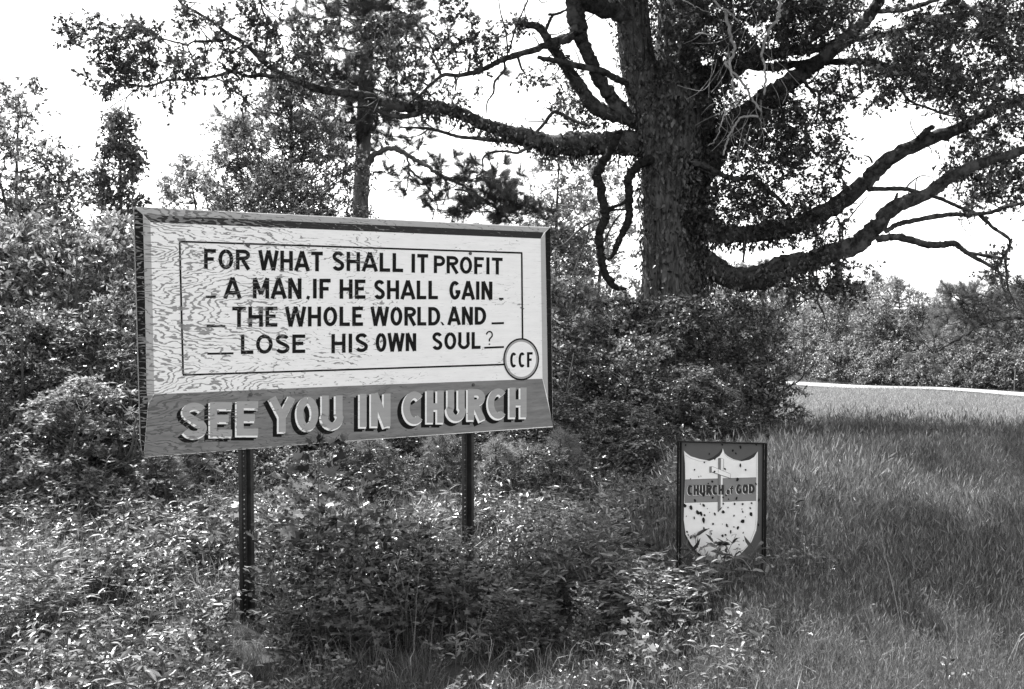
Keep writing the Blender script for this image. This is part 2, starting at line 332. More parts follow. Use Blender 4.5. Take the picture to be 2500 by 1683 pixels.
# strokes: letters are drawn from polylines and arcs in a unit box, x scaled by the letter's width
def arc(cx, cy, rx, ry, a0, a1, n=14): return [(cx + rx * math.cos(R(a)), cy + ry * math.sin(R(a))) for a in np.linspace(a0, a1, n)]
def glyphs(s):
    h = s / 2; A_ = arc
    return {
     'F': [[(h, 0), (h, 1)], [(0, 1 - h), (1, 1 - h)], [(h, .5), (.82, .5)]],
     'E': [[(h, 0), (h, 1)], [(0, 1 - h), (1, 1 - h)], [(h, .52), (.85, .52)], [(0, h), (1, h)]],
     'O': [A_(.5, .5, .5 - h, .5 - h, 90, 450, 30)], '0': [],
     'R': [[(h, 0), (h, 1)], [(0, 1 - h), (.55, 1 - h)] + A_(.55, .73, .45 - h, .27 - h, 90, -90, 12) + [(0, .46 + h)], [(.5, .48), (1 - h * .6, 0)]],
     'P': [[(h, 0), (h, 1)], [(0, 1 - h), (.55, 1 - h)] + A_(.55, .70, .45 - h, .30 - h, 90, -90, 12) + [(0, .40 + h)]],
     'D': [[(h, 0), (h, 1)], [(0, 1 - h), (.42, 1 - h)] + A_(.42, .5, .58 - h, .5 - h, 90, -90, 16) + [(0, h)]],
     'W': [[(h * .6, 1), (.25, 0)], [(.25, 0), (.5, 1)], [(.5, 1), (.75, 0)], [(.75, 0), (1 - h * .6, 1)]],
     'M': [[(h, 0), (h, 1)], [(1 - h, 0), (1 - h, 1)], [(h, 1), (.5, .2)], [(.5, .2), (1 - h, 1)]],
     'N': [[(h, 0), (h, 1)], [(1 - h, 0), (1 - h, 1)], [(h, 1), (1 - h, 0)]],
     'H': [[(h, 0), (h, 1)], [(1 - h, 0), (1 - h, 1)], [(h, .5), (1 - h, .5)]],
     'A': [[(h * .6, 0), (.5, 1)], [(.5, 1), (1 - h * .6, 0)], [(.22, .28), (.78, .28)]],
     'T': [[(.5, 0), (.5, 1)], [(0, 1 - h), (1, 1 - h)]], 'I': [[(.5, 0), (.5, 1)]],
     'L': [[(h, 0), (h, 1)], [(0, h), (1, h)]],
     'U': [[(h, 1), (h, .42)] + A_(.5, .42, .5 - h, .42 - h, 180, 360, 16) + [(1 - h, 1)]],
     'Y': [[(h * .6, 1), (.5, .45)], [(1 - h * .6, 1), (.5, .45)], [(.5, .52), (.5, 0)]],
     'C': [A_(.54, .5, .54 - h, .5 - h, 48, 312, 24)],
     'G': [A_(.5, .5, .5 - h, .5 - h, 48, 345, 26), [(.55, .42), (1, .42)]],
     'S': [A_(.5, .735, .48 - h, .265 - h * .9, 20, 235, 14) + A_(.5, .275, .5 - h, .275 - h * .9, 62, -160, 18)],
     '?': [A_(.5, .72, .42, .24, 170, -60, 14) + [(.5, .4), (.5, .25)], [(.5, .1), (.5, .0)]],
     '_': [[(0, .5), (1, .5)]], 'o': [A_(.5, .3, .5 - h, .3 - h * .6, 90, 450, 20)],
     'f': [[(.45, -.12), (.45, .62)] + A_(.85, .62, .4, .26, 180, 90, 8), [(.05, .58), (.95, .58)]],
    }
def ribbon(pts, w):
    """thick polyline with mitred joins -> vertices, quads (2-D)"""
    p = np.asarray(pts, float); d = unit(np.gradient(p, axis=0)); L = []; Rr = []
    for i in range(len(p)):
        nn = np.array([-d[i][1], d[i][0]]); L.append(p[i] + nn * w / 2); Rr.append(p[i] - nn * w / 2)
    return L, Rr
def letter(mb, ch, fn, hgt_px, wid_px, s, depth, gz_=0):
    """fn maps (x in 0..1, y in 0..1) of the letter's box to sheet coordinates; stroke width s as share of the height"""
    asp = wid_px / hgt_px
    G_ = glyphs(s if asp > .8 else s)
    k = 0
    for st in G_[ch]:
        p = np.array(st, float)
        q = p * [asp, 1.0]
        hs = s / 2
        # glyph x was laid out in width units: keep strokes inside the box at true thickness
        x = p[:, 0]; q[:, 0] = np.clip(x, 0, 1) * asp
        if ch not in '_IT?f':
            edge = s / 2
            q[:, 0] = np.where(np.abs(x - edge) < 1e-6, hs, np.where(np.abs(x - (1 - edge)) < 1e-6, asp - hs, q[:, 0]))
        if len(st) > 8 and ch in 'OCGSo':
            q[:, 0] = hs + (x - s / 2) / (1 - s) * (asp - s)
        Lf, Rt = ribbon(q, s)
        V = []
        for a, b in zip(Lf, Rt):
            for c in (a, b): V.append(c)
        z = depth + .00012 * k; k += 1
        W = [fn(c[0] / asp, c[1]) for c in V]
        mb.add([(u, -z, zz) for u, zz in W], [[2 * i, 2 * i + 1, 2 * i + 3, 2 * i + 2] for i in range(len(Lf) - 1)])
WIDTH = dict(F=.8, O=1, R=.92, W=1.45, H=.95, A=1.05, T=.88, S=.85, L=.75, I=.32, P=.88, M=1.2, N=.98, E=.78, D=.95, U=.95, C=.9, G=.98, Y=1.05)
WIDTH['?'] = .7; WIDTH['_'] = 1; WIDTH['o'] = .6; WIDTH['f'] = .5
def word(mb, txt, x0, x1, yt, yb, s=.155, gap=.17, depth=.0014, proj=uv, slope=None, boxes=None, shift=(0, 0)):
    """letters between pixel columns x0..x1; yt, yb = (left, right) rows of the caps' top and foot"""
    if boxes is None:
        ws = [WIDTH[c] for c in txt]; tot = sum(ws) + gap * (len(ws) - 1); k = (x1 - x0) / tot; boxes = []; x = x0
        for c_, w_ in zip(txt, ws): boxes.append((x, x + w_ * k)); x += (w_ + gap) * k
    X0, X1 = boxes[0][0], boxes[-1][1]
    for c_, (a, b) in zip(txt, boxes):
        def fn(u, v, a=a, b=b):
            px = a + (b - a) * u; t = (px - X0) / max(1, X1 - X0)
            top = yt[0] + (yt[1] - yt[0]) * t; bot = yb[0] + (yb[1] - yb[0]) * t
            return proj(px + shift[0], bot + (top - bot) * v + shift[1])
        letter(mb, c_, fn, abs((yb[0] + yb[1]) - (yt[0] + yt[1])) / 2, b - a, s, depth)
lines = [('lettering', [('FOR', 498, 609, (608, 610), (657, 659)), ('WHAT', 632, 788, (611, 615), (660, 663)), ('SHALL', 811, 984, (614, 619), (661, 665)), ('IT', 1004, 1045, (620, 621), (666, 667)), ('PROFIT', 1059, 1227, (624, 630), (667, 671))]),
         ('lettering', [('A', 547, 588, (678, 678), (729, 730)), ('MAN', 617, 736, (679, 680), (729, 730)), ('IF', 763, 807, (681, 681), (729, 730)), ('HE', 829, 892, (682, 683), (730, 730)), ('SHALL', 913, 1069, (684, 686), (731, 731)), ('GAIN', 1097, 1202, (686, 688), (732, 732)),
                        ('_', 502, 527, (718, 718), (732, 732)), ('_', 1218, 1229, (724, 724), (736, 736))]),
         ('lettering', [('THE', 567, 677, (749, 749), (799, 798)), ('WHOLE', 697, 886, (749, 749), (798, 796)), ('WORLD', 906, 1073, (749, 750), (796, 795)), ('AND', 1094, 1185, (749, 750), (794, 793)), ('_', 504, 550, (790, 790), (803, 803)), ('_', 1200, 1230, (784, 783), (796, 795))]),
         ('lettering', [('LOSE', 588, 745, (817, 817), (865, 862)), ('HIS', 809, 898, (816, 814), (863, 859)), ('OWN', 917, 1016, (813, 814), (860, 857)), ('SOUL', 1055, 1173, (812, 811), (855, 852)), ('?', 1186, 1203, (809, 808), (843, 842)), ('_', 506, 570, (858, 857), (870, 869)), ('_', 1182, 1230, (844, 842), (855, 853))])]
for li, (nm, ws) in enumerate(lines):
    mb = MB()
    for wd_ in ws:
        t_, x0, x1, yt, yb = wd_; s = .185
        if t_ == '_': s = .42
        if t_ == '?': s = .10
        word(mb, t_, x0, x1, yt, yb, s)
    if li == 1: flat(mb, [uv(750, 722), uv(757, 724), uv(754, 733), uv(747, 729)], .0014)
    if li == 2: flat(mb, [uv(1075, 786), uv(1080, 787), uv(1085, 794), uv(1080, 795)], .0014)
    sbuild(mb, nm, M['black'])
# thin border line
mb = MB()
def bar(mb, a, b, w, depth=.0012):
    a = np.array(a, float); b = np.array(b, float); d = unit(b - a); nn = np.array([-d[1], d[0]]) * w / 2
    flat(mb, [uv(*(a + nn)), uv(*(b + nn)), uv(*(b - nn)), uv(*(a - nn))], depth)
bar(mb, (438, 590), (1275, 618), 4.2); bar(mb, (438.5, 592), (447, 914), 4.6, .0013); bar(mb, (446, 916), (1240, 890), 4.2); bar(mb, (1273.6, 619), (1275.6, 830), 4.0, .0013)
sbuild(mb, 'border_line', M['black'])
def disc(mb, cx, cy, rx, ry, depth, r0=0, n=48):
    a = np.linspace(0, 2 * math.pi, n, endpoint=False)
    if not r0: flat(mb, [uv(cx + rx * math.cos(t), cy + ry * math.sin(t)) for t in a], depth); return
    V = [(*uv(cx + k * rx * math.cos(t), cy + k * ry * math.sin(t)),) for t in a for k in (1, r0)]
    mb.add([(u, -depth, z) for u, z in V], [[2 * i, 2 * i + 1, (2 * i + 3) % (2 * n), (2 * i + 2) % (2 * n)] for i in range(n)])
em = MB(); disc(em, 1272, 877.5, 43.5, 51.5, .0018); emb = sbuild(em, 'emblem', M['white'])
em = MB(); disc(em, 1272, 877.5, 43.7, 51.7, .0021, .925); word(em, 'CCF', 1245, 1300, (861, 860), (898, 897), .16, .28, .0021)
o = em.build('emblem_lettering', M['black'], emb)
em = MB(); disc(em, 1272, 877.5, 40.4, 47.8, .0020, .90); em.build('emblem_inner_ring', M['lightgrey'], emb)
# SEE YOU IN CHURCH: dark drop shadow, pale edge, grey face
SY = [('SEE', [(441, 505), (510, 566), (575, 630)], (984, 978.5), (1071.5, 1064)), ('YOU', [(659, 716), (721, 777), (783, 836)], (971, 964), (1057.5, 1048)),
      ('IN', [(877, 893), (903, 953)], (962, 959.5), (1045, 1041.5)), ('CHURCH', [(981, 1036), (1039, 1083), (1090, 1134), (1139, 1180), (1188, 1238), (1241, 1285)], (956, 945), (1038.5, 1019))]
def see(name, m, s, depth, shift, grow=0):
    mb = MB()
    for t_, bx, yt, yb in SY:
        for c_, (a, b) in zip(t_, bx):
            k0 = (a - bx[0][0]) / (bx[-1][1] - bx[0][0]); 
            T0 = yt[0] + (yt[1] - yt[0]) * k0; B0 = yb[0] + (yb[1] - yb[0]) * k0
            word(mb, c_, a - grow, b + grow, (T0 - grow, T0 - grow), (B0 + grow, B0 + grow), s, boxes=[(a - grow, b + grow)], depth=depth, shift=shift)
            if c_ == 'I' and len(t_) == 2: pass
    return sbuild(mb, name, m)
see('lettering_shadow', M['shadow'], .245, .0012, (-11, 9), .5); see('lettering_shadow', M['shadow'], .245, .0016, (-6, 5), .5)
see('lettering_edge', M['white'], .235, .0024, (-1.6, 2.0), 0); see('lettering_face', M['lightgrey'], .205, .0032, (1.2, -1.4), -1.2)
# bolts
for bx, by in ((605, 599), (1148, 619), (612, 964), (1155, 940)):
    u, z = uv(bx, by); mb = MB(); a = np.linspace(0, 2 * math.pi, 7)[:-1]
    for r0, y0, y1 in ((.011, -.001, -.004), (.0065, -.004, -.010)):
        V = [(u + r0 * math.cos(t), y, z + r0 * math.sin(t)) for y in (y0, y1) for t in a]
        mb.add(V, [[i, (i + 1) % 6, 6 + (i + 1) % 6, 6 + i] for i in range(6)]); mb.add(V[6:], [[0, 1, 2, 3, 4, 5]])
    sbuild(mb, 'bolt', M['bolt'])
# channel posts with a row of punched holes
def channel(px_, pyb, name='post'):
    u, _ = uv(px_, 1080); mb = MB(); top = SH * .82; bot = -ORG[2] - .35
    prof = [(-.040, .022), (-.024, .022), (-.013, .058), (-.006, .060)], [(.006, .060), (.013, .058), (.024, .022), (.040, .022)]
    for pr in prof:
        for k, (th) in enumerate((0, .004)):
            V = [(u + x, y + th, z) for z in (bot, top) for x, y in pr]; mb.add(V, [[i, i + 1, i + 5, i + 4] for i in range(3)])
        for e in (0, 3):
            x, y = pr[e]; mb.add([(u + x, y, bot), (u + x, y + .004, bot), (u + x, y + .004, top), (u + x, y, top)], [[0, 1, 2, 3]])
    z = bot; pitch = .0254; ha = [R(22.5 + 45 * k) for k in range(8)]; hr = .0048
    while z < top:
        zc = z + pitch / 2
        sq = [(.006, .0127 * .9), (.003, .0127), (-.003, .0127), (-.006, .0127 * .9), (-.006, -.0127 * .9), (-.003, -.0127), (.003, -.0127), (.006, -.0127 * .9)]
        sq = [(.006, .0127), (.002, .0127), (-.002, .0127), (-.006, .0127), (-.006, -.0127), (-.002, -.0127), (.002, -.0127), (.006, -.0127)]
        hl = [(hr * math.cos(a), hr * math.sin(a)) for a in (R(22), R(67), R(113), R(158), R(202), R(247), R(293), R(338))]
        for y in (.060, .0635):
            mb.add([(u + x, y, zc + d) for x, d in sq] + [(u + x, y, zc + d) for x, d in hl], [[i, (i + 1) % 8, 8 + (i + 1) % 8, 8 + i] for i in range(8)])
        z += pitch
    return sbuild(mb, name, M['steel'])
channel(603, 1560); channel(1147, 1340)

# ------------------------------------------------------------------ the small shield sign
SD = 5.45
TL, TR = P(1659, 1079.5, SD + .05), P(1866, 1081, SD - .03)
hx = np.array([TR[0] - TL[0], TR[1] - TL[1], 0]); HW = float(np.linalg.norm(hx)); hx /= HW; hn = np.array([hx[1], -hx[0], 0])
HB = P(1657, 1384, SD + .05)[2]; HO = np.array([TL[0], TL[1], HB]); HH = TL[2] - HB
def cuv(cx, cy):
    r = ray(1600 + cx / 3.919, 1040 + cy / 3.919); t = np.dot(HO - EYE, hn) / np.dot(r, hn); p = EYE + r * t - HO
    return float(np.dot(p, hx)), float(p[2])
shield = empty('shield_sign', (HO[0], HO[1], gz(HO[0], HO[1])), 'small shield-shaped church sign peppered with dark holes, in a black metal frame among weeds', 'sign')
shield.rotation_euler = (0, 0, math.atan2(hx[1], hx[0]))
def hb(mb, name, m):
    o = mb.build(name, m, shield); o.location = (0, 0, HB - shield.location.z); return o
def hflat(mb, poly, depth, raw=False): mb.add([(u, -depth, z) for u, z in (poly if raw else [cuv(*q) for q in poly])], [list(range(len(poly)))])
def enamel(name, v): return plain_mat(name, v, .45, .5, .08, 12)
E = dict(dark=enamel('shield_dark_enamel', .075), white=enamel('shield_white_enamel', .78), grey=enamel('shield_grey_enamel', .20), black=enamel('shield_black_enamel', .012), mid=enamel('cross_side_enamel', .17), iron=plain_mat('black_frame_iron', .010, .7, .1), hole=plain_mat('rusted_hole_edge', .018, .9, .1, .6, 60))
mb = MB(); a = .012
V = [(0, 0, 0), (HW, 0, 0), (HW, 0, HH), (0, 0, HH), (0, .004, 0), (HW, .004, 0), (HW, .004, HH), (0, .004, HH)]
mb.add(V, [[0, 1, 2, 3], [7, 6, 5, 4], [0, 4, 5, 1], [2, 6, 7, 3], [1, 5, 6, 2], [0, 3, 7, 4]]); hb(mb, 'back_panel', E['dark'])
def hbox(mb, x0, x1, y0, y1, z0, z1):
    mb.add([(x, y, z) for z in (z0, z1) for x, y in ((x0, y0), (x1, y0), (x1, y1), (x0, y1))], [[0, 1, 5, 4], [1, 2, 6, 5], [2, 3, 7, 6], [3, 0, 4, 7], [4, 5, 6, 7], [3, 2, 1, 0]])
for nm, x0, x1, z0, z1 in (('frame_upright', -.014, -.002, -HB - .1, HH + .006), ('frame_upright', HW + .002, HW + .014, -HB - .1, HH + .006)):
    mb = MB(); hbox(mb, x0, x1, -.022, .014, z0, z1); hb(mb, nm, E['iron'])
mb = MB(); hbox(mb, -.0018, HW + .0018, -.018, .012, HH + .0005, HH + .0062); hb(mb, 'frame_rail', E['iron'])
mb = MB(); hbox(mb, -.0018, HW + .0018, -.010, .012, -.012, -.001); hb(mb, 'frame_rail', E['iron'])
mb = MB(); hbox(mb, .002, .012, -.012, -.0005, .0, HH - .002); hb(mb, 'frame_lip', E['iron'])
mb = MB(); hbox(mb, HW - .009, HW - .001, -.012, -.0005, .0, HH - .002); hb(mb, 'frame_lip', E['iron'])
left = [(274, 238), (284, 360), (286, 500), (280, 640), (274, 760), (272, 900), (290, 1040), (340, 1130), (400, 1205), (480, 1262), (560, 1296), (615, 1312)]
right = [(720, 1282), (815, 1228), (920, 1110), (965, 1000), (977, 900), (980, 600), (980, 246)]
topc = [(968, 262), (945, 298), (900, 325), (830, 338), (750, 322), (690, 290), (660, 260), (645, 215), (638, 252), (615, 288), (575, 314), (520, 336), (470, 326), (420, 316), (340, 292), (300, 264)]
def inset(pts, c, k): return [(c[0] + (x - c[0]) * k, c[1] + (y - c[1]) * k) for x, y in pts]
def tri_fill(mb, poly, depth):
    """fill a concave outline with triangles (Blender's own tessellation)"""
    from mathutils.geometry import tessellate_polygon
    u = [cuv(*q) for q in poly]; t = tessellate_polygon([[Vector((a, b, 0)) for a, b in u]])
    mb.add([(a, -depth, b) for a, b in u], [list(x) for x in t])
mb = MB(); tri_fill(mb, [(262, 300), (262, 900), (276, 1040), (322, 1140), (390, 1222), (470, 1280), (550, 1316), (612, 1328), (615, 1312)] + left[::-1][1:], .0006)
tri_fill(mb, [(486, 328), (550, 300), (606, 258), (643, 212), (648, 250), (620, 292), (580, 318), (520, 342)], .0006); tri_fill(mb, [(800, 336), (860, 312), (920, 280), (974, 244), (972, 270), (948, 302), (903, 330), (830, 343)], .0006)
hb(mb, 'painted_shadow', E['black'])
mb = MB(); tri_fill(mb, left + right + topc, .0010); sh_ = hb(mb, 'shield', E['white'])
mb = MB()
def hline(mb, pts, w, depth):
    Lf, Rt = ribbon(np.array(pts, float), w)
    mb.add([(cuv(*p)[0], -depth, cuv(*p)[1]) for a_, b_ in zip(Lf, Rt) for p in (a_, b_)], [[2 * i, 2 * i + 1, 2 * i + 3, 2 * i + 2] for i in range(len(pts) - 1)])
inn = [(x - 14, y) for x, y in [(980, 250), (980, 600), (977, 900), (966, 990)]] + [(906, 1110), (845, 1180), (806, 1216)]
hline(mb, inn, 2.2, .0014); hline(mb, [(288, 280), (340, 312), (420, 338), (490, 340), (520, 334)], 2.2, .0014); hline(mb, [(655, 262), (690, 302), (750, 330), (830, 338)], 2.2, .0014)
mb.build('pinstripe', E['grey'], sh_)
mb = MB(); tri_fill(mb, [(286, 515), (620, 504), (964, 494), (963, 715), (620, 726), (279, 735)], .0013); mb.build('grey_band', E['grey'], sh_)
mb = MB(); hline(mb, [(286, 515), (620, 504), (964, 494)], 3, .0015); hline(mb, [(279, 735), (620, 726), (963, 715)], 3, .0015)
def hproj(px, py): return cuv((px - 1600) * 3.919, (py - 1040) * 3.919)
def hword(mb, t_, x0, x1, yt, yb, s, depth, grow=0, shift=(0, 0)):
    f = lambda v: 1600 + v / 3.919
    g_ = lambda v: 1040 + v / 3.919
    word(mb, t_, f(x0) , f(x1), (g_(yt[0]), g_(yt[1])), (g_(yb[0]), g_(yb[1])), s, .12, depth, hproj, shift=shift)
mb.build('band_edge', E['black'], sh_)
for nm, m_, s1, dz, sh2 in (('letter_outline', E['white'], .36, .0046, (-1.3, 1.0)), ('lettering', E['black'], .34, .0052, (0, 0))):
    mb = MB(); hword(mb, 'CHURCH', 306, 655, (566, 563), (663, 658), s1 - .09, dz, 0, sh2); hword(mb, 'o', 678, 712, (585, 585), (652, 652), s1 - .1, dz, 0, sh2); hword(mb, 'f', 708, 748, (572, 570), (640, 640), s1 - .15, dz, 0, sh2)
    hword(mb, 'GOD', 772, 945, (558, 555), (652, 646), s1 - .09, dz, 0, sh2); mb.build(nm, m_, sh_)
mb = MB(); tri_fill(mb, [(603, 310), (628, 310), (628, 800), (598, 822), (598, 470), (603, 400)], .0034); tri_fill(mb, [(516, 390), (540, 386), (540, 440), (518, 446)], .0034); cr = mb.build('cross', E['mid'], sh_)
mb = MB(); tri_fill(mb, [(628, 310), (652, 316), (644, 420), (642, 772), (624, 800), (626, 600)], .0036); tri_fill(mb, [(540, 386), (718, 458), (718, 500), (540, 440)], .0040); mb.build('cross_face', E['white'], cr)
mb = MB(); hline(mb, [(518, 446), (540, 441), (718, 501), (700, 500), (560, 462)][:3], 5, .0043); hline(mb, [(540, 386), (718, 458), (718, 500)], 2.4, .0043); hline(mb, [(603, 310), (628, 308), (652, 316), (652, 410)], 2.4, .0043); hline(mb, [(598, 822), (636, 778)], 7, .0043); hline(mb, [(603, 312), (600, 560), (598, 820)], 2.2, .0043); mb.build('cross_outline', E['black'], cr)
holes = [(375, 418, 8), (565, 437, 11), (665, 412, 11), (813, 379, 13), (863, 420, 10), (785, 513, 17), (545, 532, 12), (962, 552, 10), (468, 348, 9), (740, 236, 12), (640, 180, 10), (815, 203, 13), (770, 262, 10), (965, 178, 9), (290, 182, 10), (515, 268, 9), (570, 315, 9),
         (548, 686, 12), (462, 660, 15), (647, 683, 10), (676, 662, 10), (776, 690, 13), (378, 713, 14), (283, 762, 17), (340, 779, 20), (462, 758, 15), (649, 743, 10), (757, 745, 11), (835, 747, 11), (920, 738, 10), (907, 785, 10), (404, 824, 19), (437, 838, 20), (471, 853, 11), (372, 880, 11), (568, 842, 13), (648, 824, 18), (835, 820, 10), (914, 843, 19), (753, 858, 10),
         (462, 903, 22), (552, 936, 12), (836, 912, 20), (788, 974, 16), (683, 950, 13), (752, 966, 8), (464, 980, 13), (303, 1011, 11), (720, 1011, 13), (532, 1028, 11), (672, 1042, 12), (642, 1051, 13), (343, 1062, 16), (315, 1042, 8), (840, 1020, 8), (600, 1170, 9), (575, 1200, 8), (400, 1150, 12), (440, 1170, 12), (800, 1135, 7), (680, 1076, 6), (843, 1097, 6), (296, 862, 6), (694, 780, 7), (828, 795, 6), (506, 550, 8), (985, 946, 12), (990, 708, 12), (960, 1336, 12), (694, 962, 5), (640, 938, 5), (520, 826, 5), (498, 790, 5), (436, 480, 5), (415, 486, 6), (770, 1075, 5), (860, 870, 6), (700, 700, 8), (512, 982, 5), (430, 745, 6), (336, 506, 6)]
hr_ = random.Random(5)
for cx, cy, r in holes:
    r *= 1.02; k = hr_.uniform(1.0, 1.5); th = hr_.uniform(1.0, 2.1); c_, s_ = math.cos(th), math.sin(th); pts = []
    for i in range(9):
        t = i * 2 * math.pi / 9; rr = r * hr_.uniform(.7, 1.1); x, y = rr * math.cos(t) * k, rr * math.sin(t) / k; pts.append((cx + x * c_ - y * s_, cy + x * s_ + y * c_))
    mb = MB(); hflat(mb, pts, .0062); mb.build('bullet_hole', E['hole'], sh_)


# ------------------------------------------------------------------ the great oak
OD = 16.0
ox, oy = XY(1645, OD); OB = np.array([ox, oy, gz(ox, oy)])
oak = empty('oak_tree', tuple(OB), 'huge old oak with ivy-clad trunk and long crooked limbs behind the shield sign', 'tree')
def oakbuild(mb, name, m, smooth=True): return mb.build(name, m, oak, smooth, tuple(OB))
rng = np.random.default_rng(11)
def trunk_tube(pts, widths, depths, sides, nm, furrow=.05, m=None):
    p3 = [P(x, y, d) for (x, y), d in zip(pts, depths)]; n = 14
    c = catmull(p3, n); r = catmull(np.array([[pw(w_, d) / 2, 0, 0] for w_, d in zip(widths, depths)]), n)[:, 0]
    mb = MB(); a = np.arange(sides) * 2 * math.pi / sides; L = len(c); tg = unit(np.gradient(c, axis=0)); ref = np.array([0, 1., 0]); rings = []
    ph = rng.uniform(0, 6.28, 6)
    for i in range(L):
        x = unit(np.cross(tg[i], ref)); ref = unit(np.cross(x, tg[i])); z = c[i][2]
        f = 1 + furrow * (np.sin(a * 5 + ph[0] + z * .9) * .6 + np.sin(a * 3 + ph[1] - z * 1.4) * .5) + furrow * 1.1 * np.abs(np.sin(a * 14 + ph[2] + .5 * np.sin(z * 3 + 2 * np.sin(a * 2)) + .35 * np.sin(z * 9 + a * 5))) ** .6 - furrow * .6 + furrow * .35 * rng.normal(size=sides)
        rings.append(c[i] + np.outer(np.cos(a) * r[i] * f, x) + np.outer(np.sin(a) * r[i] * f, ref))
    V = np.vstack(rings); i = np.arange(L - 1)[:, None] * sides; j = np.arange(sides)[None]; k = (j + 1) % sides
    mb.add(V, np.stack([i + j, i + k, i + k + sides, i + j + sides], -1).reshape(-1, 4))
    oakbuild(mb, nm, m or M['bark']); return c, r
tc_, tr_ = trunk_tube([(1650, 1110), (1646, 900), (1643, 700), (1640, 550), (1642, 450), (1645, 380), (1642, 300), (1630, 220), (1622, 160)], [230, 175, 146, 138, 150, 168, 186, 168, 120], [OD] * 9, 128, 'trunk')
stems = [trunk_tube([(1615, 330), (1580, 230), (1558, 160), (1546, 60), (1540, -60), (1530, -260), (1480, -520)], [90, 92, 84, 78, 72, 60, 30], [OD - .1, OD - .2, OD - .3, OD - .4, OD - .4, OD - .2, OD], 72, 'stem'),
         trunk_tube([(1660, 330), (1655, 220), (1655, 120), (1662, 0), (1675, -160), (1690, -380), (1700, -560)], [120, 116, 108, 100, 86, 60, 30], [OD, OD, OD + .1, OD + .3, OD + .5, OD + .6, OD + .8], 80, 'stem')]
nodes = []                                             # points leaf twigs may grow from: (xyz, radius)
ivy_on = []
def limb(pts, widths, d0, d1, name='limb', sides=10, crook=.06, m=None, grow=True, vine=0):
    k = len(pts); ds = np.linspace(d0, d1, k); widths = np.interp(np.linspace(0, 1, k), np.linspace(0, 1, len(widths)), widths)
    p3 = np.array([P(x, y, d) for (x, y), d in zip(pts, ds)]); c = catmull(p3, 7)
    r = np.interp(np.linspace(0, 1, len(c)), np.linspace(0, 1, k), [pw(w_, d) / 2 for w_, d in zip(widths, ds)])
    c = c + rng.normal(size=c.shape) * (r[:, None] * crook * 1.6); r = r * (1 + rng.normal(size=len(r)) * .06)
    mb = MB(); tube(mb, c, np.maximum(r, .004), sides, crook, rng); oakbuild(mb, name, m or M['limb'])
    if grow: nodes.extend((c[i], r[i]) for i in range(2, len(c), 2))
    if vine: ivy_on.append((c, r, vine))
    return c, r
# left side
limb([(1640, 350), (1560, 350), (1480, 352), (1427, 350), (1380, 352), (1340, 352), (1312, 342), (1236, 321), (1178, 302), (1110, 272), (1044, 258), (1006, 264), (945, 252), (900, 237), (853, 229), (777, 218), (740, 203), (700, 188), (660, 165), (630, 138), (600, 108), (560, 85), (520, 56), (480, 30), (440, 6), (415, -40)],
     [75, 66, 58, 54, 50, 46, 40, 34, 31, 29, 28, 27, 25, 22, 20, 19, 17, 16, 14, 12, 11, 10, 8, 7, 5, 3], OD, 14.6, sides=16, crook=.05, vine=1)
limb([(1427, 375), (1360, 362), (1300, 352), (1236, 345), (1178, 340), (1120, 334), (1080, 322), (1040, 314), (975, 311)], [30, 26, 20, 12, 10, 9, 8, 8, 4], 15.9, 15.3)
limb([(1044, 270), (990, 285), (945, 280), (900, 262), (860, 262)], [14, 13, 10, 8, 4], 15.3, 15.0)
limb([(700, 188), (666, 187), (636, 184), (609, 187), (567, 176), (521, 187), (460, 194), (406, 197), (375, 208), (345, 210), (291, 199), (257, 176), (226, 145)], [10, 11, 10, 10, 9, 8, 7, 6, 6, 5, 4, 3, 2], 14.8, 14.2, sides=8)
limb([(560, 86), (548, 98), (505, 101), (475, 101), (456, 110), (433, 104), (383, 94), (360, 103), (330, 110)], [7, 7, 6, 5, 5, 5, 4, 3, 2], 14.6, 14.3, sides=6)
limb([(345, 210), (312, 236), (303, 268), (303, 314), (322, 367)], [3.2, 3, 2.4, 2.2, 1.2], 14.3, 14.2, 'twig', 5, grow=False)
limb([(312, 236), (284, 252), (262, 268), (257, 271), (234, 271)], [2.6, 2.4, 2, 1.6, 1], 14.3, 14.2, 'twig', 5, grow=False)
limb([(525, 189), (545, 200), (559, 212), (580, 228), (601, 242)], [4, 4, 3, 3, 2], 14.5, 14.3, 'twig', 5)
limb([(640, 150), (650, 110), (652, 60), (640, 20), (625, -20)], [6, 5, 4, 3, 2], 14.7, 14.2, sides=6)
limb([(805, 222), (790, 180), (770, 160), (740, 140), (700, 120)], [7, 6, 4, 3, 2], 14.9, 14.2, sides=6)
limb([(1600, 330), (1557, 296), (1506, 281), (1465, 270), (1430, 235), (1404, 194), (1379, 158), (1356, 125), (1335, 92), (1318, 68), (1285, 60), (1256, 55)], [50, 44, 38, 36, 33, 30, 27, 25, 22, 20, 17, 16], OD, 15.2, sides=12)
limb([(1356, 112), (1330, 112), (1300, 124), (1236, 142), (1200, 160), (1159, 176), (1120, 185), (1083, 184), (1056, 203), (1025, 232), (998, 253)], [18, 17, 17, 15, 13, 12, 10, 9, 8, 6, 4], 15.3, 14.8, sides=8)
limb([(1350, 105), (1370, 98), (1395, 88), (1412, 72)], [26, 24, 22, 22], 15.3, 15.3, sides=9)
limb([(1540, 290), (1500, 250), (1486, 230), (1460, 190), (1445, 153), (1425, 110), (1415, 80), (1406, 40), (1403, 0), (1398, -80), (1370, -200)], [36, 34, 34, 31, 30, 30, 40, 46, 48, 44, 20], 15.8, 15.0, sides=12)
limb([(1410, 0), (1450, 12), (1490, 25), (1540, 45)], [36, 46, 44, 40], 15.1, 15.5, sides=10)
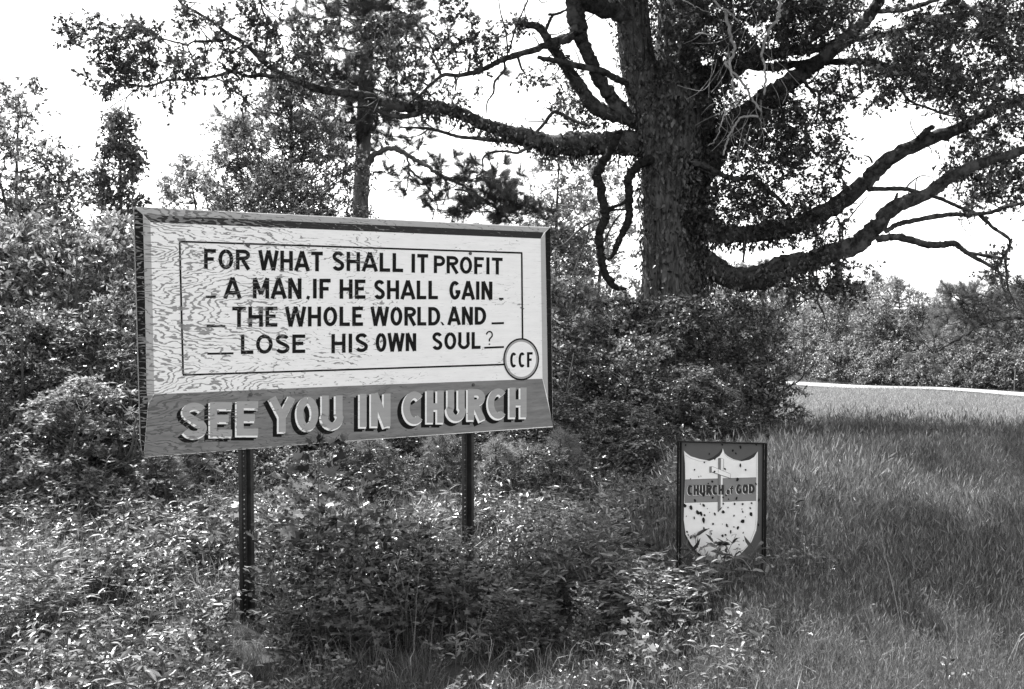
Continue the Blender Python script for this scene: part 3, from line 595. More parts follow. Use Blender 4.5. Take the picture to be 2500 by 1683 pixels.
limb([(1560, 215), (1506, 194), (1475, 176), (1435, 166), (1394, 158), (1353, 148), (1314, 141)], [22, 18, 17, 16, 15, 13, 11], 15.7, 15.0, sides=8, grow=False)
limb([(1310, 324), (1330, 300), (1353, 274), (1380, 285), (1404, 296), (1440, 310)], [9, 9, 9, 8, 7, 6], 15.4, 15.2, sides=7)
limb([(1231, 150), (1231, 172), (1208, 200), (1205, 226), (1190, 250), (1187, 282)], [6, 6, 6, 5, 4, 2], 15.1, 14.9, sides=6, grow=False)
limb([(1240, 138), (1235, 80), (1222, 30), (1215, -20)], [4, 4, 3, 2], 15.1, 14.6, sides=6); limb([(1242, 130), (1262, 60), (1285, 10), (1300, -30)], [5, 4, 4, 3], 15.1, 14.8, sides=6)
limb([(1330, 80), (1342, 50), (1352, 34)], [9, 8, 7], 15.3, 15.3, sides=6, grow=False); limb([(1338, 36), (1360, 34), (1385, 24)], [7, 7, 5], 15.2, 15.2, sides=6, grow=False)
limb([(1320, 350), (1290, 360), (1262, 374), (1236, 370), (1205, 372), (1180, 385), (1178, 420), (1160, 430)], [9, 8, 7, 6, 6, 5, 4, 2], 15.6, 15.2, sides=6, grow=False)
# two hanging dead boughs left of the trunk
limb([(1513, 318), (1506, 336), (1491, 367), (1466, 405), (1458, 430), (1465, 460), (1475, 505), (1477, 536), (1462, 571), (1464, 600), (1468, 627), (1481, 673), (1500, 700), (1530, 707)], [16, 18, 19, 22, 22, 22, 22, 21, 20, 20, 19, 18, 16, 8], 15.3, 15.2, 'hanging_bough', 10, .1, M['bough'], False)
limb([(1590, 392), (1567, 398), (1543, 420), (1535, 440), (1535, 469), (1537, 510), (1531, 551), (1516, 578), (1506, 597), (1500, 618), (1484, 635)], [24, 22, 21, 20, 20, 19, 18, 16, 15, 12, 8], 15.5, 15.2, 'hanging_bough', 9, .1, M['bough'], False)
limb([(1478, 512), (1500, 505), (1521, 497), (1535, 480)], [9, 8, 8, 7], 15.3, 15.4, 'hanging_bough', 6, .06, M['bough'], False); limb([(1482, 515), (1510, 512), (1545, 513)], [6, 5, 4], 15.3, 15.2, 'hanging_bough', 6, .06, M['bough'], False)
limb([(1475, 590), (1490, 560), (1505, 535), (1520, 520)], [6, 5, 5, 3], 15.3, 15.3, 'twig', 6, grow=False); limb([(1465, 535), (1440, 545), (1410, 565), (1390, 585), (1370, 600), (1345, 603)], [6, 5, 5, 4, 3, 2], 15.3, 15.0, 'twig', 6, grow=False)
limb([(1438, 548), (1434, 580), (1410, 640), (1395, 680), (1375, 700)], [4, 4, 3, 3, 2], 15.2, 15.0, 'twig', 6, grow=False)
# right side
limb([(1660, 600), (1700, 620), (1740, 650), (1790, 680), (1850, 680), (1904, 655), (1955, 642), (2006, 628), (2083, 602), (2134, 556), (2185, 505), (2261, 474), (2338, 423), (2414, 393), (2501, 367), (2600, 330), (2750, 300)], [60, 56, 50, 52, 60, 56, 52, 48, 44, 40, 36, 30, 26, 24, 22, 18, 8], OD, 14.4, sides=14, vine=.8)
limb([(1660, 500), (1700, 545), (1735, 566), (1802, 572), (1879, 567), (1955, 546), (2032, 505), (2108, 449), (2159, 398), (2236, 352), (2338, 316), (2414, 275), (2501, 240), (2600, 190), (2720, 150)], [70, 56, 46, 44, 43, 42, 40, 39, 36, 33, 28, 24, 21, 18, 8], OD, 14.8, sides=14, vine=.8)
limb([(2241, 340), (2258, 324), (2277, 308)], [13, 14, 13], 15.1, 15.1, sides=7, grow=False)
limb([(2118, 462), (2160, 462), (2210, 462), (2240, 470), (2287, 482), (2340, 505), (2389, 525), (2430, 560), (2466, 587), (2455, 627), (2458, 670), (2461, 711)], [12, 11, 11, 10, 9, 9, 9, 9, 8, 7, 6, 4], 15.1, 14.7, sides=7)
limb([(2139, 583), (2175, 580), (2210, 582), (2261, 597), (2300, 598), (2327, 594), (2345, 605), (2368, 622), (2410, 645), (2447, 670)], [20, 18, 17, 17, 17, 15, 13, 11, 9, 5], 15.1, 14.7, sides=8, grow=False); limb([(2366, 618), (2410, 625), (2466, 633)], [9, 8, 7], 14.8, 14.6, sides=6, grow=False)
limb([(2160, 566), (2190, 550), (2220, 541), (2312, 525), (2360, 524), (2414, 520), (2455, 506), (2501, 495), (2560, 480)], [14, 13, 12, 12, 11, 10, 9, 8, 5], 15.1, 14.6, sides=7)
limb([(1660, 430), (1725, 402), (1762, 350), (1800, 300), (1850, 252), (1894, 222), (1935, 196), (1970, 173), (2010, 140), (2057, 102), (2108, 56), (2139, 15), (2165, -40), (2230, -140)], [80, 66, 56, 48, 46, 44, 42, 40, 36, 34, 30, 28, 26, 14], OD, 14.4, sides=12, vine=.5)
limb([(1640, 240), (1700, 205), (1760, 180), (1820, 150), (1873, 133), (1955, 122), (2032, 113), (2083, 97), (2135, 88), (2185, 80), (2225, 62), (2261, 48), (2338, 36), (2420, 34), (2520, 38), (2640, 20)], [90, 74, 58, 40, 28, 26, 23, 19, 17, 15, 14, 13, 12, 11, 10, 6], OD, 14.2, sides=10)
limb([(1830, 160), (1873, 165), (1930, 158), (2006, 153), (2070, 150), (2134, 153), (2160, 160), (2185, 173), (2261, 189), (2363, 196), (2420, 215), (2465, 246), (2540, 290)], [20, 22, 20, 16, 16, 15, 13, 12, 10, 8, 6, 5, 3], 15.8, 14.6, sides=8)
limb([(2149, 163), (2170, 178), (2190, 204), (2220, 245), (2260, 262), (2312, 281), (2345, 285)], [8, 8, 7, 7, 6, 5, 3], 15.1, 14.8, sides=6); limb([(2100, 155), (2100, 185), (2108, 225)], [7, 6, 3], 15.2, 15.1, sides=6)
limb([(1960, 190), (1975, 215), (1998, 225), (2000, 250), (1996, 275)], [10, 9, 8, 7, 5], 15.1, 15.0, sides=6); limb([(1998, 225), (2030, 205), (2060, 190)], [6, 5, 3], 15.1, 15.3, sides=6)
limb([(2144, 28), (2210, 23), (2250, 12), (2300, -6), (2360, -40)], [13, 13, 12, 10, 5], 14.8, 14.5, sides=7)
limb([(1690, 395), (1731, 410), (1777, 434), (1810, 436), (1833, 434), (1856, 448), (1879, 469), (1900, 484), (1914, 500), (1925, 520), (1935, 552)], [16, 14, 13, 13, 13, 13, 12, 10, 9, 8, 6], 15.4, 15.6, sides=8)
limb([(1815, 430), (1830, 418), (1870, 408)], [5, 5, 3], 15.4, 15.3, sides=5)
limb([(1981, 660), (1990, 682), (2001, 704), (1996, 735), (2010, 765), (2020, 800)], [6, 6, 6, 5, 4, 2], 15.2, 14.9, sides=6, grow=False); limb([(1999, 720), (1965, 735), (1930, 765)], [4, 3, 2], 15.0, 14.8, sides=5, grow=False)
limb([(2050, 602), (2052, 555), (2075, 530), (2100, 500), (2120, 478)], [6, 5, 4, 3, 2], 15.2, 15.0, sides=5, grow=False); limb([(2050, 555), (2020, 555), (1990, 565)], [2.5, 2, 1.5], 15.2, 15.0, 'twig', 5, grow=False)
limb([(2130, 398), (2122, 384), (2108, 380)], [6, 5, 3], 15.2, 15.2, 'twig', 5, grow=False); limb([(2210, 462), (2225, 445), (2250, 430), (2280, 435), (2300, 450)], [4, 4, 3, 2, 2], 15.2, 15.1, 'twig', 5, grow=False)
limb([(2187, 488), (2190, 475), (2194, 470)], [9, 6, 2], 15.1, 15.1, 'twig', 5, grow=False)
limb([(1816, 560), (1818, 600), (1814, 640)], [7, 6, 5], 15.6, 15.4, 'twig', 5, grow=False)
# boughs of the crown above the frame and towards the viewer
for a in ([(1540, -60), (1400, -160), (1250, -260), (1100, -330)], [(1670, -100), (1850, -220), (2050, -330), (2250, -420)], [(2160, -15), (2300, -120), (2450, -200), (2600, -260)], [(1400, -80), (1200, -180), (1000, -260), (800, -300)], [(1540, -260), (1500, -420), (1430, -600)], [(1690, -380), (1800, -560), (1900, -700)]):
    limb(a, [34, 26, 18, 8], OD, 14.2)
for dx, dy, dz, L_ in ((-3.5, -5, 1.5, 1), (.5, -6, 2.0, 1), (4, -5.5, 1.6, 1), (6, -3, 1.8, 1), (3, 4.5, 2, 1), (-3, 4.5, 2, 1), (7, 3, 2, 1)):
    b = P(1640, 20, OD) + [0, 0, .8]; e = b + np.array([dx, dy, dz]); mid = (b + e) / 2 + rng.normal(size=3) * .3 + [0, 0, .3]
    c = catmull([b, mid, e], 12); r = np.linspace(.16, .03, len(c)); mb = MB(); tube(mb, c, r, 8, .06, rng); oakbuild(mb, 'limb', M['limb']); nodes.extend((c[i], r[i]) for i in range(3, len(c), 2))
for c, r in stems: nodes.extend((c[i], r[i]) for i in range(30, len(c), 3))
# leaf sprays: (centre x, y, half width, half height, how many, nearest depth, farthest depth)
BL_ = [(185, 75, 26, 38, 9, 14, 14.6), (242, 72, 20, 32, 8, 14, 14.6), (345, 85, 50, 34, 16, 14, 15), (290, 130, 50, 50, 18, 14, 14.8), (250, 185, 26, 26, 6, 14, 14.6), (330, 165, 60, 40, 16, 14, 15), (420, 190, 60, 28, 14, 14.1, 15), (290, 205, 50, 16, 7, 14, 14.6), (440, 150, 50, 25, 8, 14.2, 15),
       (460, 60, 32, 36, 9, 14.2, 15), (535, 45, 26, 20, 5, 14.2, 15), (540, 130, 60, 40, 12, 14.2, 15), (630, 170, 60, 26, 8, 14.3, 15.2), (625, 20, 30, 34, 9, 14.2, 15), (650, 80, 36, 50, 12, 14.2, 15), (700, 130, 60, 50, 14, 14.3, 15.2), (560, 195, 40, 14, 4, 14.3, 15), (415, 262, 16, 12, 2, 14.3, 14.5), (455, 236, 12, 10, 1, 14.3, 14.5), (575, 235, 18, 18, 5, 14.3, 14.6),
       (780, 60, 60, 40, 14, 14.4, 15.5), (760, 150, 50, 40, 12, 14.4, 15.4), (930, 90, 50, 60, 14, 14.6, 15.8), (1000, 160, 60, 60, 18, 14.6, 15.6), (1110, 120, 60, 50, 18, 14.6, 15.6), (1170, 150, 30, 60, 10, 14.6, 15.5), (1130, 30, 60, 34, 12, 14.5, 15.5), (1060, 230, 60, 40, 14, 14.7, 15.5), (960, 200, 50, 40, 12, 14.7, 15.5), (1200, 110, 34, 40, 8, 14.8, 15.4), (1290, 60, 50, 20, 7, 15, 15.5), (1350, 150, 14, 20, 3, 15, 15.6), (1300, 190, 30, 30, 4, 15, 15.8),
       (1380, 235, 40, 45, 14, 15.6, 17), (1450, 320, 60, 26, 12, 15.8, 17), (1400, 250, 30, 20, 5, 15.3, 16.4), (1000, 40, 40, 30, 4, 14.5, 15.2),
       (1640, -40, 160, 120, 70, 14.5, 18), (1740, 60, 90, 80, 60, 14.2, 18), (1720, 150, 60, 60, 46, 14.6, 17.5), (1600, 60, 40, 80, 14, 16, 17.5), (1850, 80, 110, 70, 60, 14.2, 17.5), (1980, 60, 90, 60, 50, 14.2, 17.5), (1950, 10, 120, 34, 40, 14.0, 17.5), (2050, 20, 60, 30, 20, 14, 17),
       (1760, 270, 60, 60, 40, 14.9, 17.5), (1740, 330, 40, 30, 9, 15.6, 17.5), (1830, 330, 60, 60, 34, 14.6, 17), (1900, 280, 70, 50, 36, 14.6, 17), (1920, 360, 60, 50, 26, 14.6, 16.6), (1990, 300, 60, 50, 22, 14.6, 16.6), (2030, 370, 34, 55, 16, 14.6, 16), (1890, 390, 70, 26, 14, 14.7, 16), (2020, 215, 70, 34, 20, 14.8, 17), (1960, 420, 30, 20, 4, 15, 15.6), (2060, 430, 16, 20, 3, 14.8, 15.3),
       (1780, 490, 60, 44, 26, 14.9, 16.4), (1850, 470, 50, 50, 20, 15, 16.4), (1770, 425, 30, 14, 3, 15, 16), (1900, 520, 60, 30, 18, 15, 16.4), (1990, 500, 60, 26, 14, 14.8, 15.8), (1800, 540, 90, 20, 16, 15, 16.2), (1725, 540, 20, 16, 3, 15, 16),
       (2150, 130, 90, 50, 40, 14.2, 17), (2260, 100, 90, 60, 46, 14, 17), (2380, 80, 100, 60, 56, 14, 17), (2480, 60, 80, 70, 46, 14, 17), (2300, 30, 140, 34, 40, 14, 17), (2210, 190, 70, 30, 24, 14.4, 16.8), (2330, 230, 90, 50, 50, 14.2, 16.8), (2440, 200, 80, 60, 50, 14.2, 16.8), (2360, 285, 50, 20, 12, 14.4, 16), (2130, 215, 40, 30, 10, 14.8, 16), (2280, 170, 80, 40, 26, 14.4, 16.8), (2500, 310, 60, 40, 16, 14.4, 16),
       (2400, 340, 60, 50, 22, 14.6, 17.5), (2460, 440, 60, 60, 34, 15, 18), (2390, 400, 60, 40, 20, 15, 18), (2320, 400, 30, 30, 6, 15, 17), (2440, 640, 30, 30, 8, 14.4, 15.2), (2400, 470, 60, 34, 16, 15.5, 18),
       (2030, 670, 50, 34, 16, 14.6, 15.6), (2080, 690, 40, 30, 8, 14.6, 15.5), (1950, 690, 40, 30, 8, 14.6, 15.6), (1980, 590, 50, 18, 8, 14.8, 15.6), (2060, 570, 30, 16, 4, 14.8, 15.4), (2020, 640, 40, 14, 5, 14.8, 15.4),
       (2100, -150, 400, 110, 30, 13, 16), (2550, 100, 100, 180, 14, 13, 17), (1300, -160, 260, 110, 46, 13.4, 17), (800, -120, 260, 80, 20, 13.4, 15.5), (1700, -300, 500, 160, 90, 12, 20), (1750, -560, 380, 160, 60, 13, 19)]
C = []
for cx, cy, rx, ry, n_, d0, d1 in BL_:
    for _ in range(int(n_ * (.62 if cx > 2080 and 0 <= cy < 300 else .9 if cx > 1500 and 0 <= cy < 420 else .95))):
        a = rng.uniform(0, 6.283); s_ = math.sqrt(rng.uniform(0, 1)); C.append(P(cx + rx * s_ * math.cos(a), cy + ry * s_ * math.sin(a), rng.uniform(*((12.6, 15.0) if cx > 2050 and -100 < cy < 240 else (d0, min(d1, 16.4) if cx > 1700 else d1)))))
# unseen crown sprays added above the frame, placed to shade the near field
for _ in range(0):
    a = rng.uniform(0, 6.283); s_ = math.sqrt(rng.uniform(0, 1)); x = OB[0] + .6 + 8.2 * s_ * math.cos(a); y = OB[1] - 1.0 + 7.5 * s_ * math.sin(a)
    z = rng.uniform(7.6, 12.5) - .045 * (s_ * 8) ** 1.6
    if x < -2.0 or y < 10.5: continue
    if y < OB[1] and (z - 1.65) / y * 2430.6 < 790: z = 1.65 + y * rng.uniform(800, 1100) / 2430.6
    C.append(np.array([x, y, z]))
nview = len(C); k_ = 0
while k_ < 700:
    z = rng.uniform(6.2, 11.5); qx, qy = rng.uniform(.6, 11.5), rng.uniform(4.6, 9.9); x, y = qx - .483 * z, qy + .575 * z
    if (qx > 3 and qy < 5.1 + .25 * math.sin(qx * 2)) or z < 1.85 + y * .325 or math.hypot(x - OB[0] - 1, y - OB[1]) > 9.5: continue
    k_ += 1
    if math.sin(qx * 1.5 + 1.2 * math.sin(qy)) + math.sin(qy * 1.9 + qx) > -.5: C.append(np.array([x, y, z]))
C = np.array(C)
npos = np.array([n_[0] for n_ in nodes]); nrad = np.array([n_[1] for n_ in nodes])
d_ = np.array([np.min(np.linalg.norm(npos - c, axis=1)) for c in C]); od_ = np.argsort(d_); C = C[od_]; inview = od_ < nview
tw = MB(); outd = np.zeros_like(C); P_all = np.zeros((len(npos) + 2 * len(C), 3)); P_all[:len(npos)] = npos; R_all = np.zeros(len(P_all)); R_all[:len(npos)] = nrad; cnt = len(npos)
for i, c in enumerate(C):
    dd = np.linalg.norm(P_all[:cnt] - c, axis=1); j = int(np.argmin(dd)); b = P_all[j]; L_ = dd[j]; r0 = min(.022, R_all[j] * .7 + .002)
    mid = (b + c) / 2 + rng.normal(size=3) * L_ * .14 + [0, 0, -.05 * L_]; r1 = max(.0035, r0 * .55)
    cc = catmull([b, mid, c], 3); tube(tw, cc, np.linspace(r0, r1, len(cc)), 4, 0, rng, cap=False)
    outd[i] = unit(c - b + rng.normal(size=3) * .15 * L_); P_all[cnt] = c; R_all[cnt] = r1; P_all[cnt + 1] = mid; R_all[cnt + 1] = (r0 + r1) / 2; cnt += 2
lf = MB(); ndv = [i for i, p_ in enumerate(npos) if p_[2] < 1.65 + p_[1] * .34]      # bare crooked side twigs along the limbs in view
for i in rng.choice(ndv, 230):
    p_ = npos[i]; d = unit(rng.normal(size=3) * [1, .6, 1]); L_ = rng.uniform(.25, .9); pp = [p_]
    for _ in range(4): d = unit(d + rng.normal(size=3) * .45); pp.append(pp[-1] + d * L_ / 4)
    cc = catmull(pp, 3); tube(tw, cc, np.linspace(.011, .003, len(cc)), 4, 0, rng, cap=False)
    for _ in range(2): q_ = cc[rng.integers(4, len(cc))]; e_ = q_ + unit(rng.normal(size=3)) * L_ * .35; tube(tw, catmull([q_, (q_ + e_) / 2 + rng.normal(size=3) * .03, e_], 3), .003, 3, 0, rng, cap=False)
lft = ((C[:, 0] / C[:, 1]) < .02) & inview; rgt = inview & ~lft; hi = ~inview
sprays(lf, tw, C[hi], outd[hi], rng, 4, 9, .42, .17, 'kite', up=1.1, spread=.9, tr=.0035)
sprays(lf, tw, C[rgt], outd[rgt], rng, 5, 10, .34, .084, 'oak', up=.7, spread=.8, tr=.0035)
sprays(lf, tw, C[lft], outd[lft], rng, 4, 10, .27, .085, 'oak', up=.7, spread=.8, tr=.0035)
oakbuild(lf, 'crown', M['oak'], False); tag(oakbuild(tw, 'twigs', M['twig'], False), kind='stuff')
# ivy hugging the trunk and the thick limbs
iv = MB(); pos = []; nor = []; sz = []
def coat(c, r, n_, hang, lump=.05, zlo=-9, zhi=99, amin=0, amax=6.283, s0=.06):
    i = rng.uniform(0, len(c) - 1.01, n_); k = i.astype(int); f = (i - k)[:, None]; p = c[k] * (1 - f) + c[k + 1] * f; rr = (r[k] * (1 - f[:, 0]) + r[k + 1] * f[:, 0])
    t = unit(c[k + 1] - c[k]); a = rng.uniform(amin, amax, n_); x = unit(np.cross(t, [[.01, 1., .02]])); y = np.cross(x, t); nn = x * np.cos(a)[:, None] + y * np.sin(a)[:, None]
    q_ = p + nn * (rr * 1.04 + lump * rng.uniform(0, 1, n_) ** 1.5)[:, None]; q_[:, 2] -= rng.uniform(0, hang, n_)
    pos.append(q_); nor.append(nn + rng.normal(size=nn.shape) * .45); sz.append(s0 * rng.uniform(.6, 1.4, n_))
coat(tc_, tr_, 5200, .05, .09, s0=.075); coat(tc_[:70], tr_[:70], 3400, .04, .14, amin=2.2, amax=4.6, s0=.075)
for c, r in stems: coat(c[:60], r[:60], 1500, .05, .12)
for c, r, k in ivy_on: 
    e = int(len(c) * .42); coat(c[:e], r[:e], int(2200 * k), .10, .06)
pos = np.concatenate(pos); nor = np.concatenate(nor); sz = np.concatenate(sz)
leaves(iv, pos, np.tile([[0, 0, -1.]], (len(pos), 1)) + rng.normal(size=pos.shape) * .5, nor, sz, 'oval'); oakbuild(iv, 'ivy', M['ivy'], False)
# pale dead vines hanging in front of the trunk's right side
def vine(pts, w_, d, sides=5):
    c = catmull([P(x, y, d) for x, y in pts], 6); c = c + rng.normal(size=c.shape) * .008; mb = MB(); tube(mb, c, np.linspace(pw(w_, d) / 2, pw(w_ * .6, d) / 2, len(c)), sides, .05, rng); oakbuild(mb, 'dead_vine', M['dead'])
vine([(1720, -30), (1755, 15), (1782, 32), (1802, 56)], 6, 13.9); vine([(1775, 25), (1776, 60), (1786, 95), (1792, 115), (1782, 148), (1772, 156), (1790, 178), (1817, 209), (1835, 240), (1858, 275)], 9, 14.0); vine([(1780, 150), (1788, 190), (1792, 230), (1800, 260)], 6, 13.9)
vine([(1908, -30), (1903, 20), (1900, 45), (1884, 65), (1869, 96), (1862, 138), (1867, 160), (1868, 200), (1866, 232)], 9, 13.9); vine([(1700, 83), (1740, 84), (1774, 88)], 3.5, 13.9); vine([(1670, 0), (1700, 20), (1735, 30)], 3, 13.9)
vine([(1852, 285), (1812, 287), (1790, 315), (1775, 345), (1765, 380)], 7, 14.1); vine([(1792, 260), (1775, 270), (1762, 300), (1745, 345), (1730, 355)], 4, 14.0)
for _ in range(34):
    x, y = rng.uniform(1740, 1880), rng.uniform(-20, 300); pts = [(x, y)]; a = rng.uniform(.9, 2.2)
    for _ in range(4): a += rng.normal() * .35; x += math.cos(a) * 32; y += math.sin(a) * 32; pts.append((x, y))
    c = catmull([P(px, py, rng.uniform(13.9, 14.4)) for px, py in pts], 4); mb = MB() if _ == 0 else mb
    if not hasattr(vine, 'mb'): vine.mb = MB()
    tube(vine.mb, c, .004, 4, 0, rng, cap=False)
tag(oakbuild(vine.mb, 'dead_twig_tangle', M['dead']), kind='stuff')
# the healed knot low on the trunk
kn = P(1662, 722, OD - pw(146, OD) / 2 - .02); mb = MB(); a = np.linspace(0, 2 * math.pi, 17); tube(mb, np.stack([kn[0] + .085 * np.cos(a), kn[1] + 0 * a, kn[2] + .085 * np.sin(a)], 1), .028, 8, .06, rng, cap=False); oakbuild(mb, 'knot', M['bark'])

# ------------------------------------------------------------------ other trees
def envelope(kind, rng, n):
    """points in a unit crown: x, y in -1..1, z in 0..1"""
    z = rng.uniform(0, 1, n); a = rng.uniform(0, 6.283, n); s = rng.uniform(0, 1, n) ** .45
    if kind == 'cone': r = (1 - z) ** .8 * .95 + .08
    elif kind == 'spire': r = np.minimum(1, (1 - z) * 1.6 + .1) * (.75 + .25 * np.sin(z * 19))
    elif kind == 'dome': r = np.sqrt(np.clip(1 - (z * 1.02 - .02) ** 2.2, 0, 1))
    elif kind == 'egg': r = np.sin(np.clip(z * .92 + .08, 0, 1) * math.pi) ** .6
    elif kind == 'open': r = np.sin(np.clip(z * .85 + .12, 0, 1) * math.pi) ** .6 * (.6 + .4 * (rng.uniform(size=n)))
    else: r = np.ones(n)
    return np.stack([np.cos(a) * r * s, np.sin(a) * r * s, z], 1)
def tree_meshes(seed, h, wd, zb, kind, nc, leaf, lsize, ntw, nlf, tl, lm, bm=None, tr=.06, lean=0., bend=.1, up=.7, droop=0., stems_=1, trad=.005):
    rng = np.random.default_rng(seed); tk = MB(); lf = MB(); E_ = envelope(kind, rng, nc)
    C = E_ * [wd / 2, wd / 2, h - zb] + [0, 0, zb]; C[:, 0] += lean * C[:, 2]
    axes = []
    for s in range(stems_):
        off = rng.normal(size=2) * (.0 if stems_ == 1 else wd * .12); top = np.array([off[0] * 2.5 + lean * h, off[1] * 2.5, h * (.97 if stems_ == 1 else rng.uniform(.6, .95))])
        mid = [np.array([off[0] * .6, off[1] * .6, h * .33]) + rng.normal(size=3) * bend * [1, 1, 0], (top + [off[0], off[1], 0]) * .66 + rng.normal(size=3) * bend * [1, 1, 0]]
        c = catmull([np.array([off[0] * .3, off[1] * .3, -.25]), mid[0], mid[1], top], 8); r = tr * (1 - np.linspace(0, 1, len(c))) ** .75 / math.sqrt(stems_) + .006
        tube(tk, c, r, 10 if h > 4 else 6, .04, rng); axes.append(c)
    A = np.vstack(axes); Rr = np.concatenate([np.linspace(tr, .01, len(a)) for a in axes]) / math.sqrt(stems_)
    out = np.zeros_like(C)
    for i, c in enumerate(C):
        hd = np.hypot(*(c - A)[:, :2].T); tgt = A[:, 2] - (c[2] - .55 * hd); j = int(np.argmin(np.abs(tgt) + hd * .3)); b = A[j]; mid = (b + c) / 2 + rng.normal(size=3) * .05 * np.linalg.norm(c - b) + [0, 0, -.04 * wd]
        r0 = min(Rr[j] * .55, .006 + .012 * np.linalg.norm(c - b)); cc = catmull([b, mid, c], 3); tube(tk, cc, np.linspace(r0, .003, len(cc)), 4, 0, rng, cap=False)
        out[i] = unit(c - b + np.array([0, 0, .15 * np.linalg.norm(c - b)]))
    sprays(lf, tk, C, out, rng, ntw, nlf, tl, lsize, leaf, up=up, droop=droop, tr=trad)
    return tk.mesh('trunk', bm or M['twig'], True), lf.mesh('crown', lm, False)
def place(name, meshes, x, y, label, cat, group=None, sc=1, rz=0, names=('trunk', 'crown'), szz=None):
    e = empty(name, (x, y, gz(x, y)), label, cat, group); e.rotation_euler = (0, 0, rz); e.scale = (sc, sc, szz or sc)
    for nm, me in zip(names, meshes): link(bpy.data.objects.new(nm, me), e)
    return e
def at(px, D): return XY(px, D)
def H(py, D, px=1250): return 1.65 + (746 - py) / 2430.6 * D - gz(*XY(px, D))    # height above ground of something reaching row py
# tall pine behind the sign
D = 22.0; px_, py_ = at(873, D); PB = np.array([px_, py_, gz(px_, py_)])
pine = empty('pine_tree', tuple(PB), 'tall bare-trunked pine standing behind the top edge of the large sign', 'tree')
rng = np.random.default_rng(21)
mb = MB(); c = catmull([P(865, 1200, D), P(874, 800, D), P(880, 520, D), P(884, 420, D), P(888, 330, D), P(893, 200, D), P(897, 100, D), P(900, 0, D), P(903, -150, D), P(905, -420, D)], 8); r = np.interp(np.linspace(0, 1, len(c)), [0, .2, .4, .6, .8, 1], [pw(w_, D) / 2 for w_ in (46, 40, 36, 32, 28, 14)])
tube(mb, c, r, 20, .05, rng); mb.build('trunk', M['pinebark'], pine, True, tuple(PB))
lf = MB(); tk = MB(); pc = []; po = []
def pbranch(pts, w_, d0, d1, tuf=6, rad=.5, leafy=True, bm='pinebark'):
    ds = np.linspace(d0, d1, len(pts)); c = catmull([P(x, y, d) for (x, y), d in zip(pts, ds)], 6); c = c + rng.normal(size=c.shape) * .015; mb = MB()
    tube(mb, c, np.linspace(pw(w_, d0) / 2, pw(max(1.5, w_ * .25), d1) / 2, len(c)), 7, .05, rng); mb.build('branch', M[bm], pine, True, tuple(PB))
    if leafy:
        s = c[int(len(c) * .35):]
        for _ in range(tuf):
            p = s[rng.integers(len(s))]; q_ = p + rng.normal(size=3) * [rad, rad * .7, rad * .4]; tube(tk, catmull([p, (p + q_) / 2 + [0, 0, -.05], q_], 3), .007, 4, 0, rng, cap=False); pc.append(q_); po.append(unit(q_ - p + [0, 0, .1]))
pbranch([(900, 405), (915, 380), (945, 364), (975, 368), (1010, 388), (1040, 405), (1070, 428), (1100, 440), (1150, 465), (1200, 500), (1245, 540)], 15, D, 20.5, 40, .6)
pbranch([(995, 380), (998, 420), (990, 470), (975, 505)], 6, 21.4, 21.3, 3, .2, False); pbranch([(1000, 415), (1040, 450), (1062, 480), (1072, 530)], 7, 21.4, 21, 8, .4); pbranch([(1075, 430), (1120, 440), (1180, 432), (1215, 425)], 6, 21, 20.6, 26, .42)
pbranch([(900, 430), (920, 420), (950, 420), (985, 408)], 6, D, 21.6, 5, .35); pbranch([(1110, 462), (1160, 475), (1200, 505), (1260, 520), (1310, 510)], 6, 20.6, 20.2, 42, .38); pbranch([(905, 30), (950, 20), (1000, 45), (1035, 85), (1060, 130), (1078, 185)], 10, D, 21, 4, .4)
pbranch([(895, 40), (880, 15), (840, 14), (800, 16)], 8, D, 21.4, 10, .6); pbranch([(893, 110), (868, 60), (840, 42), (810, 36)], 7, D, 21.4, 10, .6); pbranch([(892, 175), (860, 155), (840, 150)], 4, D, 21.6, 6, .5)
pbranch([(902, 178), (930, 205), (960, 240), (975, 262)], 6, D, 21.4, 8, .5); pbranch([(880, 300), (830, 300), (790, 320), (740, 340), (700, 330)], 9, D, 21.4, 26, .7); pbranch([(884, 240), (850, 210), (800, 200), (760, 210)], 6, D, 22.6, 18, .6)
pbranch([(905, 0), (950, -20), (1000, -60)], 8, D, 21, 14, .7); pbranch([(895, 90), (940, 60), (965, 110)], 6, D, 22.8, 14, .6); pbranch([(890, 280), (940, 270), (980, 300)], 6, D, 22.6, 14, .6); pbranch([(893, 140), (850, 120), (790, 110), (740, 90)], 7, D, 23, 20, .6)
for y_, s_, l_, dd_ in ((20, 1, 70, -.8), (60, -1, 90, -.9), (120, 1, 60, -.7), (150, 1, 90, .9), (200, -1, 50, -.8), (230, 1, 60, -.7), (250, -1, 100, .8), (285, 1, 50, -.8), (320, -1, 80, -.6), (330, 1, 60, .6), (80, 1, 110, 1.2), (20, -1, 60, -1), (180, -1, 110, -.6), (345, -1, 40, .5)):
    x_ = 900 - (y_ / 400) * 20; pbranch([(x_, y_), (x_ + s_ * l_ * .5, y_ - 12), (x_ + s_ * l_, y_ + 4)], 4, D, D + dd_, 11, .35)
for k in range(10): y = -60 - k * 34; s = 1 if k % 2 else -1; pbranch([(902, y), (902 + s * 60, y - 30), (902 + s * 130, y - 20)], 9, D, D + rng.uniform(-2, 2), 12, .7)
pc = np.array(pc); po = np.array(po); sprays(lf, tk, pc, po, rng, 6, 8, .30, .15, 'needles', spread=.8, tr=.004)
lf.build('crown', M['needle'], pine, False, tuple(PB)); tag(tk.build('twigs', M['twig'], pine, False, tuple(PB)), kind='stuff')

